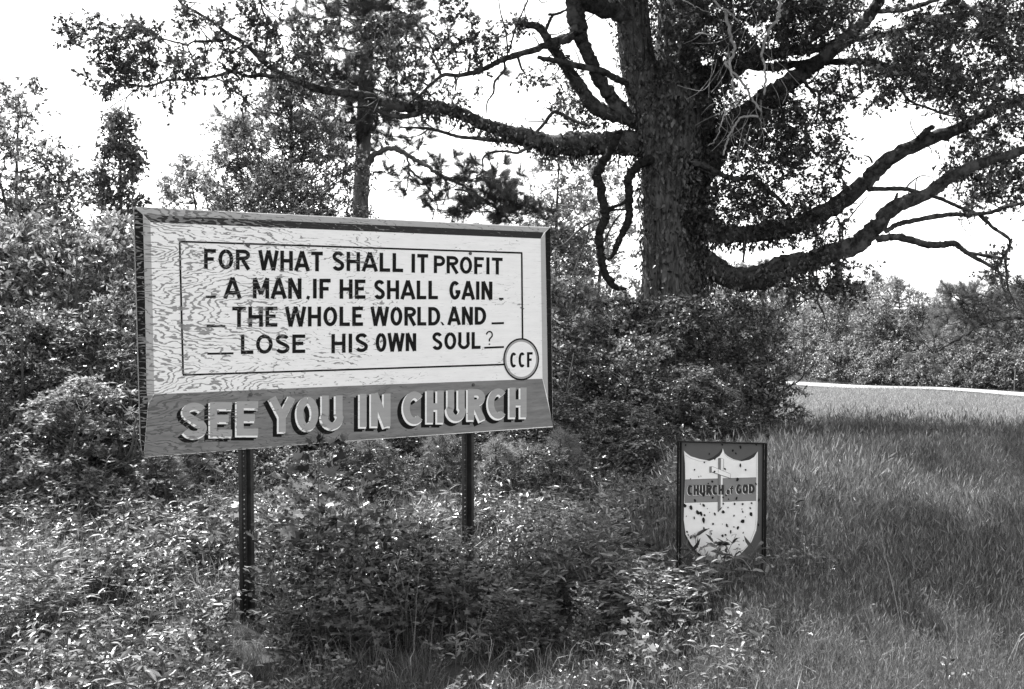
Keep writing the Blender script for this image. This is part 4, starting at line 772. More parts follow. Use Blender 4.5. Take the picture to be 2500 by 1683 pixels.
# broadleaf and young trees, each its own crown and trunk
TREES = [
 # px, D, top row, width m, crown start share, shape, clusters, leaf, leaf size, twigs, leaves, twig length, material, trunk r, label
 (715, 19, 205, 2.9, .34, 'egg', 340, 'kite', .085, 5, 12, .36, 'tree_leaf', .11, 'tall dense broadleaf tree left of the pine, its dark trunk visible above the sign', 'tree'),
 (575, 18, 300, 1.8, .40, 'egg', 150, 'kite', .075, 5, 12, .33, 'pale_leaf', .06, 'paler half-tree leaning from the left flank of the dense tree above the sign', 'tree'),
 (470, 18, 402, 1.55, .35, 'dome', 160, 'kite', .07, 5, 12, .28, 'pale_leaf', .05, 'low round pale-leaved tree peeping over the top left part of the sign', 'tree'),
 (690, 15.5, 415, 2.5, .3, 'dome', 260, 'kite', .06, 5, 14, .28, 'shrub_dark', .05, 'dark dense thicket tree just above the middle of the sign top edge', 'tree'),
 (300, 13.5, 292, 1.45, .22, 'spire', 250, 'kite', .075, 4, 9, .27, 'tree_leaf', .045, 'slender spire-shaped dark young tree beside the top left corner of the sign', 'tree'),
 (58, 13, 215, 1.5, .25, 'open', 130, 'kite', .075, 4, 8, .3, 'shrub', .035, 'tall thin sapling with sparse leaves at the left edge against the sky', 'tree'),
 (-20, 12, 300, 1.5, .25, 'egg', 130, 'kite', .075, 4, 8, .3, 'shrub', .035, 'leafy sapling cut by the left edge of the picture', 'tree'),
 (150, 13, 400, 1.4, .3, 'open', 110, 'kite', .075, 4, 8, .3, 'shrub', .03, 'sparse twiggy young tree between the thin sapling and the spire-shaped tree', 'tree'),
 (1365, 24, 345, 2.6, .3, 'open', 150, 'kite', .11, 5, 10, .42, 'pale_leaf', .08, 'pale feathery tree against the sky between the sign and the two hanging boughs', 'tree'),
 (1470, 26, 400, 2.8, .2, 'egg', 160, 'kite', .11, 5, 10, .42, 'pale_leaf', .07, 'pale leafy tree right behind the two hanging boughs of the oak', 'tree'),
 (1345, 17, 560, 2.0, .25, 'egg', 120, 'kite', .08, 5, 11, .33, 'tree_leaf', .05, 'mid grey young tree beside the top right corner of the sign', 'tree'),
]
for i, (px_, D, top, wd, zs, kd, nc, lk, ls, nt_, nl, tl, lm, tr, lab, cat) in enumerate(TREES):
    x, y = at(px_, D); h = H(top, D, px_)
    place('tree', tree_meshes(100 + i, h, wd, h * zs, kd, nc, lk, ls, nt_, nl, tl, M[lm], M['limb'] if tr > .07 else M['twig'], tr), x, y, lab, cat)
# a pine outside the right edge whose low dark bough hangs into the picture
D = 17.0; x, y = at(2680, D); PB = np.array([x, y, gz(x, y)]); pine = empty('pine_tree', tuple(PB), 'pine whose low dark needle bough hangs in at the right edge above the road', 'tree')
rng = np.random.default_rng(33); mb = MB(); c = catmull([P(2690, 1150, D), P(2690, 700, D), P(2685, 300, D), P(2680, -200, D)], 8); tube(mb, c, np.linspace(.16, .07, len(c)), 12, .05, rng); mb.build('trunk', M['pinebark'], pine, True, tuple(PB))
lf = MB(); tk = MB(); pc = []; po = []
pbranch([(2685, 720), (2600, 745), (2500, 775), (2450, 780), (2408, 788), (2373, 808), (2312, 845), (2280, 862)], 11, D, 15.5, 20, .4, bm='bough'); pbranch([(2408, 788), (2370, 775), (2355, 755), (2340, 735)], 4, 15.8, 15.6, 16, .32); pbranch([(2450, 780), (2425, 755), (2400, 745), (2385, 725)], 4, 15.9, 15.6, 18, .34); pbranch([(2500, 775), (2490, 745), (2470, 725), (2440, 712)], 5, 16, 15.6, 22, .4); pbranch([(2560, 755), (2540, 720), (2500, 700)], 5, 16, 15.6, 22, .4)
pc = np.array(pc); po = np.array(po); sprays(lf, tk, pc, po, rng, 4, 7, .24, .12, 'needles', spread=.8, tr=.003)
lf.build('crown', M['needle'], pine, False, tuple(PB)); tag(tk.build('twigs', M['twig'], pine, False, tuple(PB)), kind='stuff')

# tree line beyond the road
rng = np.random.default_rng(44)
PROT = {
 'pine_a': tree_meshes(201, 4.2, 2.6, .3, 'cone', 190, 'needles', .17, 3, 4, .34, M['needle_pale'], tr=.07, up=.7), 'pine_b': tree_meshes(202, 4.2, 2.2, .2, 'cone', 170, 'needles', .16, 3, 4, .34, M['needle_pale'], tr=.06),
 'leaf_a': tree_meshes(203, 4.0, 3.2, .1, 'dome', 240, 'kite', .12, 5, 9, .4, M['shrub'], tr=.07), 'leaf_b': tree_meshes(204, 4.0, 3.4, .1, 'egg', 240, 'kite', .12, 5, 9, .4, M['pale_leaf'], tr=.07), 'leaf_c': tree_meshes(205, 4.0, 3.6, .1, 'dome', 240, 'kite', .12, 5, 9, .4, M['shrub_dark'], tr=.07),
 'bush': tree_meshes(206, 1.5, 2.4, .05, 'dome', 110, 'kite', .09, 5, 9, .3, M['shrub'], tr=.03, stems_=4),
}
LINE = [  # px, D, top row, prototype, what it looks like
 (2460, 34, 700, 'leaf_c', 'dark round-topped tree of the tree line nearest the right edge'), (2560, 33, 690, 'leaf_a', 'broad tree of the tree line running out past the right edge'), (2375, 35, 690, 'pine_a', 'pointed young pine of the tree line under the hanging needle bough'),
 (2300, 36.5, 702, 'pine_b', 'young pine just right of the notch in the tree line'), (2240, 38, 745, 'leaf_a', 'low rounded tree in the notch of the tree line'), (2185, 39.5, 690, 'leaf_b', 'pale broad tree just left of the notch in the tree line'), (2130, 41, 672, 'pine_a', 'tallest pointed young pine above the middle of the road'),
 (2075, 43, 695, 'leaf_a', 'bushy tree left of the tallest young pine beyond the road'), (2020, 45, 712, 'leaf_b', 'pale tree above the left end of the visible road'), (1965, 48, 700, 'leaf_c', 'dark tree behind the drooping oak sprays at the far end of the road'), (1910, 50, 668, 'pine_b', 'thin young pine seen under the lowest right limb of the oak'),
 (1860, 52, 640, 'pine_a', 'pale young pine showing between the two lowest right limbs'), (1805, 52, 655, 'leaf_b', 'pale round tree just right of the oak trunk beyond the road'), (1750, 54, 628, 'pine_b', 'young pine whose tip shows beside the oak trunk'),
 (2420, 33.0, 800, 'leaf_a', 'lower leafy tree in front of the tree line at the right'), (2330, 34.8, 790, 'leaf_b', 'pale low tree under the notch right side'), (2150, 39.0, 780, 'leaf_c', 'low dark tree in front of the tallest young pine'), (2050, 42.5, 790, 'leaf_a', 'low leafy tree by the left part of the road')]
fixed = []
for i, (px_, D, top, pr, lab) in enumerate(LINE):
    x, y = at(px_, D); h = H(top, D, px_); base = 4.2 if pr[0] == 'p' else 4.0
    place('pine_tree' if pr[0] == 'p' else 'tree', PROT[pr], x, y, lab, 'tree', 'trees along the far side of the road', sc=h / base, rz=rng.uniform(0, 6.28), szz=h / base)
for i, (px_, D, s, lab) in enumerate([(2490, 31.4, .75, 'low bush at the road edge by the thin stake'), (2440, 32.2, .7, 'low pale bush behind the road close to the right edge'), (2395, 32.9, .85, 'rounded bush on the road verge below the young pines'), (2345, 33.8, .8, 'bush on the far verge right of the middle of the road'), (2290, 35, .9, 'bush on the far verge under the notch of the tree line'),
        (2240, 36, .7, 'small bush on the far verge left of the notch'), (2190, 37.2, .95, 'wide bush on the far verge below the pale broad tree'), (2140, 38.4, .8, 'bush on the far verge below the tallest young pine'), (2085, 40, .95, 'bush at the far verge where the road narrows'), (2035, 41.6, .9, 'bush over the thin left part of the road'), (1985, 43.5, 1.0, 'bush where the road runs out of sight'), (1940, 45.5, 1.1, 'farthest verge bush beside the oak thicket')]):
    x, y = at(px_, D); place('bush', PROT['bush'], x, y, lab, 'bush', 'bushes on the far road verge', sc=s * 1.15, rz=rng.uniform(0, 6.28), names=('stems', 'foliage'))
# backdrop wood behind everything: one mass of far trees
fw = MB(); tkm = MB(); n_ = 2600; X = rng.uniform(-48, 40, n_); Y = rng.uniform(58, 76, n_); hh = 3.0 + 1.6 * np.sin(X * .35) + 1.1 * np.sin(X * .9 + 2) + rng.uniform(-1, 1.2, n_)
Zt = G(X, Y) + hh * rng.uniform(.05, 1, n_); C = np.stack([X, Y, Zt], 1); sprays(fw, None, C, unit(rng.normal(size=C.shape) + [0, -.4, .5]), rng, 4, 7, .8, .30, 'kite', up=.6)
tag(fw.build('far_woods', M['tree_leaf']), 'unbroken low far wood closing the view behind the field and the road', 'woods', kind='stuff')
# thin stake by the road
x, y = at(2478, 31); mb = MB(); z0 = gz(x, y); tube(mb, [(x, y, z0 - .1), (x + .01, y, z0 + .35), (x + .02, y, z0 + .72)], .018, 6); tag(mb.build('stake', M['dead']), 'thin pale stake standing on the far road verge near the right edge', 'stake')

# ------------------------------------------------------------------ shrubs and saplings round the signs
SH_ = {
 'a': tree_meshes(301, 2.5, 1.9, .1, 'dome', 190, 'kite', .070, 5, 12, .26, M['shrub'], tr=.035, stems_=6, up=.8), 'b': tree_meshes(302, 2.5, 1.7, .1, 'egg', 170, 'kite', .075, 5, 11, .28, M['pale_leaf'], tr=.035, stems_=5, up=.7),
 'c': tree_meshes(303, 2.3, 2.0, .05, 'dome', 200, 'oval', .060, 5, 12, .24, M['shrub_dark'], tr=.03, stems_=6), 'd': tree_meshes(304, 2.5, 1.5, .1, 'open', 120, 'lance', .12, 5, 9, .3, M['weed'], tr=.03, stems_=5, up=.7),
 'e': tree_meshes(305, 1.6, 1.2, .1, 'open', 70, 'kite', .05, 4, 8, .2, M['shrub_dark'], tr=.018, stems_=4),
}
SHR = [  # px, D, top row, proto, width scale, label
 (60, 10.5, 560, 'b', 1.1, 'tall leafy shrub filling the left edge below the thin sapling'), (185, 10.2, 600, 'a', 1.0, 'bright broad shrub left of the sign, second from the left edge'), (290, 10.8, 560, 'b', 1.0, 'upright shrub touching the left edge of the sign near its top'), (120, 8.6, 770, 'a', 1.0, 'rounded shrub in front of the tall left shrubs, mid height'), (250, 8.4, 800, 'd', 1.1, 'narrow-leaved shrub close to the lower left side of the sign'),
 (10, 8.0, 760, 'c', 1.0, 'dark shrub cut by the left edge at sign height'), (330, 9.4, 700, 'a', .9, 'shrub half hidden behind the left edge of the sign'), (-60, 10.4, 600, 'a', 1.0, 'shrub mostly outside the left edge behind the dark one'), (200, 7.4, 940, 'b', .9, 'lower light shrub in front of the left thicket'), (420, 9.0, 960, 'c', 1.0, 'dark low shrub behind the lower left end of the sign'),
 (90, 12.2, 520, 'b', 1.2, 'back shrub at the foot of the thin sapling'), (240, 12.3, 590, 'a', 1.1, 'back shrub at the foot of the spire-shaped tree'),
 (560, 9.6, 960, 'c', 1.0, 'dark shrub behind the left post under the sign'), (720, 9.8, 940, 'c', 1.1, 'shadowy shrub behind the gap between the posts, left part'), (900, 10.2, 930, 'a', 1.0, 'shrub behind the middle of the gap between the posts'), (1060, 10.6, 930, 'c', 1.0, 'dark shrub behind the right post'), (1210, 11, 900, 'a', 1.0, 'shrub right of the right post under the sign corner'),
 (1330, 11.5, 780, 'a', 1.0, 'shrub beside the right edge of the sign at emblem height'), (1400, 13, 700, 'b', 1.1, 'tall shrub between the sign and the oak trunk'), (1500, 13.4, 735, 'a', 1.1, 'bright-topped shrub at the left foot of the oak trunk'), (1600, 13.2, 735, 'c', 1.1, 'dark shrub directly in front of the oak trunk base'), (1440, 11.5, 860, 'c', 1.0, 'dark middle shrub left of the shield sign, below the hanging boughs'),
 (1560, 11.6, 830, 'a', 1.0, 'shrub with light leaves between the oak base and the shield sign'), (1690, 12.6, 735, 'c', 1.1, 'dark shrub at the right foot of the oak trunk'), (1780, 13.6, 730, 'c', .95, 'dark shrub under the lowest right limb where it leaves the trunk'), (1855, 14.6, 760, 'a', .8, 'shrub under the middle of the lowest right limb'), 
 (1680, 11.0, 900, 'c', 1.0, 'dark shrub just above the shield sign'), (1760, 11.6, 900, 'c', .7, 'shrub bulging over the field edge above the shield sign right corner'), (1350, 9.8, 960, 'c', 1.0, 'low dark shrub under the lower right corner of the sign'), (1500, 10.0, 985, 'c', 1.0, 'low shadowy shrub left of the shield sign top'),
 (1800, 12.4, 975, 'e', .9, 'small twiggy shrub sticking out into the sunlit field'), (1270, 12.8, 640, 'b', 1.0, 'shrub behind the right half of the sign'), (1600, 14.8, 790, 'a', 1.3, 'shrub behind the foot of the oak'),
 (640, 8.3, 1090, 'c', .6, 'low dark shrub just right of the left post, deep in shade'), (760, 8.0, 1110, 'e', .9, 'twiggy low shrub between the posts, nearest the left post'), (860, 8.4, 1080, 'c', .6, 'low shrub in deep shade under the middle of the sign'), (960, 8.1, 1100, 'e', .9, 'twiggy low shrub between the posts, nearest the right post'), (1120, 8.6, 1080, 'c', .6, 'low dark shrub directly behind the right post'),
 (1230, 8.3, 1090, 'e', 1.0, 'twiggy low shrub right of the right post'), (1320, 8.0, 1100, 'c', .6, 'low dark shrub under the bottom right corner of the sign'), (1440, 8.4, 1050, 'e', 1.0, 'twiggy low shrub left of the shield sign, behind the bright weeds'), (470, 8.6, 1080, 'c', .6, 'low dark shrub just left of the left post'), (350, 8.2, 1110, 'e', 1.0, 'twiggy low shrub below the bottom left corner of the sign')]
rng = np.random.default_rng(55)
for px_, D, top, pr, ws, lab in SHR:
    x, y = at(px_, D); h = H(top, D, px_); base = dict(a=2.5, b=2.5, c=2.3, d=2.5, e=1.6)[pr]; s = h / base
    place('shrub', SH_[pr], x, y, lab, 'shrub', 'shrubs crowding round the signs and the oak', sc=max(.75, min(1.25, s ** .5)) * ws, rz=rng.uniform(0, 6.28), names=('stems', 'foliage'), szz=s)

# ------------------------------------------------------------------ tall weeds and seedlings one can tell apart, in front
def weed_meshes(seed, h, nst, nl, lk, ls, lm, spread=.16, branch=True, sm=None, up=.7, pitch=.0, top=False):
    rng = np.random.default_rng(seed); tk = MB(); lf = MB(); 
    for s in range(nst):
        a = rng.uniform(0, 6.28); b = rng.uniform(.2, 1) * spread; hh = h * rng.uniform(.7, 1.05); e = np.array([math.cos(a) * b * 1.9, math.sin(a) * b * 1.9, hh]); c = catmull([np.array([math.cos(a) * b * .2, math.sin(a) * b * .2, -.05]), e * [.4, .4, .5] + rng.normal(size=3) * .015, e], 9)
        tube(tk, c, np.linspace(.0055, .0018, len(c)) * (h / .9) ** .5, 5, 0, rng)
        t = np.sort(rng.uniform(.18, 1, nl)); k = np.minimum((t * (len(c) - 1)).astype(int), len(c) - 2); p = c[k] + (c[k + 1] - c[k]) * ((t * (len(c) - 1)) - k)[:, None]
        az = np.arange(nl) * 2.4 + rng.uniform(0, 6); out = np.stack([np.cos(az), np.sin(az), rng.uniform(-.1, .7, nl)], 1); sz_ = ls * (1.1 - .5 * t) * rng.uniform(.7, 1.2, nl)
        if branch:
            L_ = (.30 - .18 * t)[:, None] * rng.uniform(.5, 1.2, (nl, 1)) * h; q_ = p + unit(out) * L_; segs(tk, p, q_, .002, .001)
            for f in (.45, .7, 1.0):
                for sd in (-1, 1):
                    pp = p + (q_ - p) * f; dd = unit(out) + sd * np.stack([-np.sin(az), np.cos(az), 0 * az], 1) * .8 * (1.15 - f) + rng.normal(size=(nl, 3)) * .25; leaves(lf, pp, dd, rng.normal(size=(nl, 3)) * .65 + [0, 0, up], sz_ * rng.uniform(.7, 1.1, nl), lk)
        else: leaves(lf, p, out, rng.normal(size=(nl, 3)) * .4 + [0, 0, up], sz_, lk)
    return tk.mesh('stem', sm or M['stem'], True), lf.mesh('leaves', lm, False)
W = {
 'lance': weed_meshes(401, .95, 5, 17, 'lance', .125, M['weed_pale'], .2), 'lance2': weed_meshes(402, .8, 6, 24, 'lance', .15, M['weed'], .17, False), 'maple': weed_meshes(403, 1.0, 3, 20, 'maple', .11, M['weed'], .13), 'dark': weed_meshes(404, 1.0, 5, 20, 'oval', .08, M['shrub_dark'], .2),
 'bushy': weed_meshes(405, .85, 6, 20, 'kite', .07, M['weed'], .22), 'pale': weed_meshes(406, .7, 4, 16, 'oval', .10, M['weed_pale'], .18), 'seedling': tree_meshes(407, 1.1, .6, .1, 'egg', 40, 'needles', .10, 3, 4, .14, M['needle_pale'], tr=.012),
}
WD = [ # px, D, top row, kind, label
 (225, 5.3, 1310, 'maple', 'star-leaved sapling with bright top leaves and dark foot at the lower left'), (250, 5.6, 1370, 'dark', 'dark weed inside the foot of the star-leaved sapling'), (60, 5.0, 1220, 'lance', 'pale weed by the left edge in front of the thicket'), (30, 4.7, 1420, 'bushy', 'small bushy weed in the lower left corner'), (130, 6.4, 1180, 'bushy', 'bushy weed between the left edge and the star-leaved sapling'),
 (330, 6.9, 1180, 'lance', 'sunlit lance-leaved weed below the lower left corner of the sign'), (420, 6.2, 1260, 'pale', 'pale weed left of the left post'), (500, 6.0, 1240, 'lance2', 'long-leaved weed close to the left post'), (520, 4.7, 1490, 'pale', 'weed with big bright leaves at the foot of the left post'), (470, 5.1, 1500, 'pale', 'low bright-leaved weed just left of the post foot'),
 (380, 7.6, 1090, 'seedling', 'feathery pine seedling under the lower left corner of the sign'), (470, 8.2, 1080, 'seedling', 'shaded pine seedling behind the left post'),
 (700, 5.6, 1180, 'dark', 'dull leafy sapling right of the left post'), (790, 5.3, 1050, 'maple', 'tallest sapling between the posts, its tip under the sign'), (860, 5.0, 1230, 'dark', 'dark sapling with bare stem between the posts'), (930, 5.5, 1150, 'lance2', 'long-leaved weed in the middle between the posts'), (1010, 6.2, 1180, 'lance', 'lance-leaved weed left of the right post'), (650, 6.3, 1170, 'lance', 'pale lance-leaved weed behind the dull sapling'),
 (760, 4.7, 1380, 'dark', 'dark low weed at the bottom between the posts'), (990, 4.8, 1330, 'bushy', 'round bushy weed at the bottom centre'), (1100, 5.2, 1300, 'bushy', 'bushy weed in front of the foot of the right post'), (880, 4.6, 1430, 'maple', 'low star-leaved weed at the bottom centre left'), (1180, 5.4, 1290, 'bushy', 'bushy weed right of the foot of the right post'),
 (1080, 8.4, 1060, 'seedling', 'pine seedling left of the right post in shade'), (1210, 8.0, 1080, 'seedling', 'pine seedling right of the right post'), (1290, 8.6, 1090, 'seedling', 'shaded pine seedling under the right end of the sign'), (900, 8.2, 1070, 'seedling', 'pine seedling in the shade behind the middle of the sign'), (1370, 8.0, 1060, 'seedling', 'pine seedling between the sign and the shield sign'),
 (1320, 6.3, 1170, 'lance', 'bright-tipped lance-leaved weed under the right sign corner'), (1410, 5.9, 1190, 'lance', 'pale lance-leaved weed left of the shield sign, tallest of its cluster'), (1480, 5.2, 1240, 'lance2', 'long-leaved weed with a light top left of the shield sign'), (1370, 5.1, 1300, 'lance2', 'long-leaved weed below the pale cluster'), (1560, 5.0, 1290, 'lance', 'bright lance-leaved weed leaning against the left side of the shield sign'), (1470, 6.6, 1110, 'bushy', 'feathery bush just left of the shield sign top'),
 (1640, 4.85, 1345, 'lance', 'bright weed covering the lower left corner of the shield sign'), (1720, 4.9, 1350, 'lance2', 'weed whose leaves cross the bottom point of the shield'), (1590, 4.6, 1420, 'dark', 'dark weed below the shield sign left corner'), (1440, 4.6, 1420, 'dark', 'dark weed in the bottom centre right'), (1290, 4.7, 1400, 'dark', 'dark low weed at the bottom below the sign right end'), (1780, 5.0, 1420, 'bushy', 'bushy weed below the shield sign right post'),
 (1890, 5.2, 1400, 'lance', 'pale arching weed right of the shield sign foot'), (1960, 5.6, 1330, 'bushy', 'bushy weed on the field edge right of the shield sign'), (1910, 6.4, 1180, 'lance2', 'thin tall weed beside the right side of the shield sign'), (1840, 4.7, 1480, 'lance', 'drooping pale weed low right of the shield sign'), (2070, 5.6, 1390, 'lance', 'pale weed standing in the grass further right'), (1930, 4.8, 1520, 'pale', 'low bright-leaved weed at the bottom right of centre'), (2130, 5.2, 1480, 'bushy', 'bushy weed in the dark grass at the lower right'), (2010, 7.0, 1190, 'bushy', 'bushy weed in the grass behind the shield sign right side'),
 (1690, 7.0, 1075, 'bushy', 'weed showing just above the top of the shield sign'), (1590, 6.6, 1120, 'dark', 'dark weed behind the left side of the shield sign'),
 (680, 5.0, 1240, 'dark', 'leafy dark sapling close in front of the dull one, right of the left post'), (820, 5.9, 1100, 'dark', 'dark sapling behind the tallest one between the posts'), (740, 6.0, 1120, 'bushy', 'leafy bush right of the left post, reaching towards the sign'), (960, 5.2, 1210, 'maple', 'star-leaved sapling between the middle and the right post'), (1060, 5.3, 1250, 'dark', 'dark sapling just left of the right post foot'), (1140, 4.9, 1330, 'maple', 'star-leaved weed low in front of the right post'),
 (1250, 5.8, 1210, 'bushy', 'leafy bush between the right post and the pale lance-leaved cluster'), (1200, 6.8, 1170, 'lance2', 'long-leaved weed behind the bushes right of the right post'), (1350, 5.4, 1240, 'bushy', 'leafy bush in the front of the pale lance-leaved cluster'), (1440, 5.5, 1180, 'lance', 'tall pale weed with drooping leaves left of the shield sign post'), (1510, 5.8, 1170, 'bushy', 'leafy bush touching the left post of the shield sign'), (1530, 4.8, 1370, 'lance', 'pale weed with broad bright leaves below the shield sign left corner'),
 (2150, 4.9, 1545, 'pale', 'tiny plant with a few bright white leaves low in the lower right grass'), (1650, 4.7, 1400, 'bushy', 'leafy weed hiding the foot of the shield sign left post'), (1860, 5.6, 1290, 'bushy', 'leafy weed beside the foot of the shield sign right post'), (1950, 7.6, 1130, 'dark', 'dark thin weed in the grass right of the shield sign top'), (1230, 4.6, 1450, 'dark', 'low dark leafy weed at the bottom edge below the right post'), (700, 4.6, 1450, 'dark', 'low dark weed right of the left post foot'), (2050, 4.9, 1470, 'dark', 'dark weed at the lower right where the weeds end'),
 (150, 4.8, 1330, 'lance', 'pale weed left of the star-leaved sapling'), (330, 4.9, 1400, 'bushy', 'bright bushy weed right of the star-leaved sapling'), (90, 7.2, 1080, 'bushy', 'tall bushy weed at the foot of the left thicket'), (240, 7.0, 1120, 'lance2', 'tall long-leaved weed at the foot of the left thicket')]
WH = dict(lance=.98, lance2=.82, maple=1.0, dark=1.0, bushy=.88, pale=.72, seedling=1.1)
rng = np.random.default_rng(66)
for px_, D, top, k, lab in WD:
    x, y = at(px_, D); h = max(.16, H(top, D, px_)); s = h / WH[k]
    nm, ct = ('pine_seedling', 'seedling') if k == 'seedling' else ('weed', 'plant')
    place(nm, W[k], x, y, lab, ct, 'tall weeds and seedlings around the signs', sc=max(.7, s) if .35 < s < 1.2 else s * .9, rz=rng.uniform(0, 6.28), names=('stem', 'leaves'), szz=s)

# ------------------------------------------------------------------ grass and ground cover (geometry nodes scatter of small clumps)
def clump(seed, n, h, rad, wd_, lm, lean=.35, droop=.25, heads=False):
    rng = np.random.default_rng(seed); a = rng.uniform(0, 6.28, n); r = rad * np.sqrt(rng.uniform(0, 1, n)); B = np.stack([np.cos(a) * r, np.sin(a) * r, np.full(n, -.02)], 1); hh = h * rng.uniform(.45, 1.1, n)
    d = rng.normal(size=(n, 2)) * lean; T1 = B + np.stack([d[:, 0] * hh * .4, d[:, 1] * hh * .4, hh * .55], 1); T2 = B + np.stack([d[:, 0] * hh, d[:, 1] * hh, hh * (1 - droop * rng.uniform(0, 1, n))], 1); T2[:, 2] -= np.linalg.norm(d, axis=1) * hh * .25
    s = rng.uniform(0, 3.14, n); S = np.stack([np.cos(s), np.sin(s), 0 * s], 1) * (wd_ * rng.uniform(.6, 1.3, n))[:, None]
    V = np.stack([B - S / 2, B + S / 2, T1 - S * .42, T1 + S * .42, T2], 1).reshape(-1, 3); o = np.arange(n)[:, None, None] * 5; mb = MB(); mb.add(V, (np.array([[[0, 1, 3, 2]]]) + o).reshape(-1, 4))
    mb.f.append((np.array([[[2, 3, 4]]]) + o).reshape(-1, 3))
    if heads:
        m_ = n // 3; leaves(mb, T2[:m_] - [0, 0, .03], unit(T2 - T1)[:m_] + rng.normal(size=(m_, 3)) * .15, rng.normal(size=(m_, 3)), np.full(m_, .07), 'seed')
    return mb.mesh('clump', lm)
hid = bpy.data.collections.new('scatter_sources')
def src_coll(name, meshes):
    c = bpy.data.collections.new(name)
    for i, me in enumerate(meshes): c.objects.link(bpy.data.objects.new('%s_source_%d' % (name, i), me))
    return c
def scatter(name, pts, scl, coll, k, lab, cat, tilt=.12, seed=0):
    rng = np.random.default_rng(seed); n = len(pts); me = bpy.data.meshes.new(name); me.vertices.add(n); me.vertices.foreach_set('co', pts.ravel().astype(np.float32))
    a = me.attributes.new('rot', 'FLOAT_VECTOR', 'POINT'); a.data.foreach_set('vector', np.stack([rng.normal(size=n) * tilt, rng.normal(size=n) * tilt, rng.uniform(0, 6.28, n)], 1).ravel().astype(np.float32))
    a = me.attributes.new('scl', 'FLOAT', 'POINT'); a.data.foreach_set('value', scl.astype(np.float32)); a = me.attributes.new('pick', 'INT', 'POINT'); a.data.foreach_set('value', rng.integers(0, k, n).astype(np.int32))
    o = link(bpy.data.objects.new(name, me)); ng = bpy.data.node_groups.new(name, 'GeometryNodeTree')
    ng.interface.new_socket('Geometry', in_out='INPUT', socket_type='NodeSocketGeometry'); ng.interface.new_socket('Geometry', in_out='OUTPUT', socket_type='NodeSocketGeometry')
    A = ng.nodes.new; gi = A('NodeGroupInput'); go = A('NodeGroupOutput'); ip = A('GeometryNodeInstanceOnPoints'); ci = A('GeometryNodeCollectionInfo'); ci.inputs['Collection'].default_value = coll; ci.inputs['Separate Children'].default_value = True; ci.inputs['Reset Children'].default_value = True
    def na(nm, t): q = A('GeometryNodeInputNamedAttribute'); q.data_type = t; q.inputs['Name'].default_value = nm; return q.outputs['Attribute']
    er = A('FunctionNodeEulerToRotation'); L = ng.links.new; L(na('rot', 'FLOAT_VECTOR'), er.inputs[0]); L(er.outputs[0], ip.inputs['Rotation']); L(na('scl', 'FLOAT'), ip.inputs['Scale']); L(na('pick', 'INT'), ip.inputs['Instance Index']); ip.inputs['Pick Instance'].default_value = True
    L(gi.outputs[0], ip.inputs['Points']); L(ci.outputs[0], ip.inputs['Instance']); L(ip.outputs[0], go.inputs[0]); md = o.modifiers.new('scatter', 'NODES'); md.node_group = ng
    return tag(o, lab, cat, kind='stuff')
rng = np.random.default_rng(77)
def area(n, y0, y1, xl, xr, power=1.0):
    """random ground points in a wedge in front of the viewer; xl, xr give the side limits per metre of distance"""
    y = y0 + (y1 - y0) * rng.uniform(0, 1, n) ** power; x = y * rng.uniform(xl, xr, n) if not callable(xl) else xl(y) + (xr(y) - xl(y)) * rng.uniform(0, 1, n)
    return x, y
g_near = src_coll('grass_clumps', [clump(i, 60, .30, .13, .0042, M['grass'], .4) for i in range(501, 505)] + [clump(510, 26, .34, .12, .005, M['drygrass'], .4)])
g_hay = src_coll('meadow_clumps', [clump(i, 120, .46, .20, .0022, M['hay'], .2, .25, True) for i in range(521, 525)])
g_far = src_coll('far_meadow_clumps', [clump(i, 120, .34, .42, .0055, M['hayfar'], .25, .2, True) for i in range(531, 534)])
g_weed = src_coll('ground_weeds', [m_ for i, (k, h, ls, lm) in enumerate([('oval', .32, .05, 'weed'), ('lance', .38, .09, 'weed'), ('kite', .30, .045, 'weed'), ('oval', .26, .055, 'weed_pale'), ('maple', .30, .06, 'weed'), ('lance', .34, .075, 'weed_pale')]) for m_ in [None]] and [])
def weedclump(seed, h, nst, nl, lk, ls, lm):
    s, l = weed_meshes(seed, h, nst, nl, lk, ls, lm, .14, False); import bmesh
    bm = bmesh.new(); bm.from_mesh(l); n0 = len(bm.faces); bm.from_mesh(s); bm.faces.ensure_lookup_table()
    for f in bm.faces[n0:]: f.material_index = 1
    me = bpy.data.meshes.new('weed_clump'); bm.to_mesh(me); bm.free(); me.materials.append(lm); me.materials.append(M['stem']); return me
g_weed = src_coll('ground_weeds', [weedclump(601, .34, 5, 9, 'oval', .075, M['weed']), weedclump(602, .42, 5, 10, 'lance', .135, M['weed']), weedclump(603, .34, 6, 10, 'kite', .07, M['weed']), weedclump(604, .30, 4, 8, 'oval', .085, M['weed_pale']), weedclump(605, .36, 3, 9, 'maple', .10, M['weed']), weedclump(606, .40, 4, 10, 'lance', .12, M['weed_pale'])])
def pts(x, y, dz=0): return np.stack([x, y, G(x, y) + dz], 1)
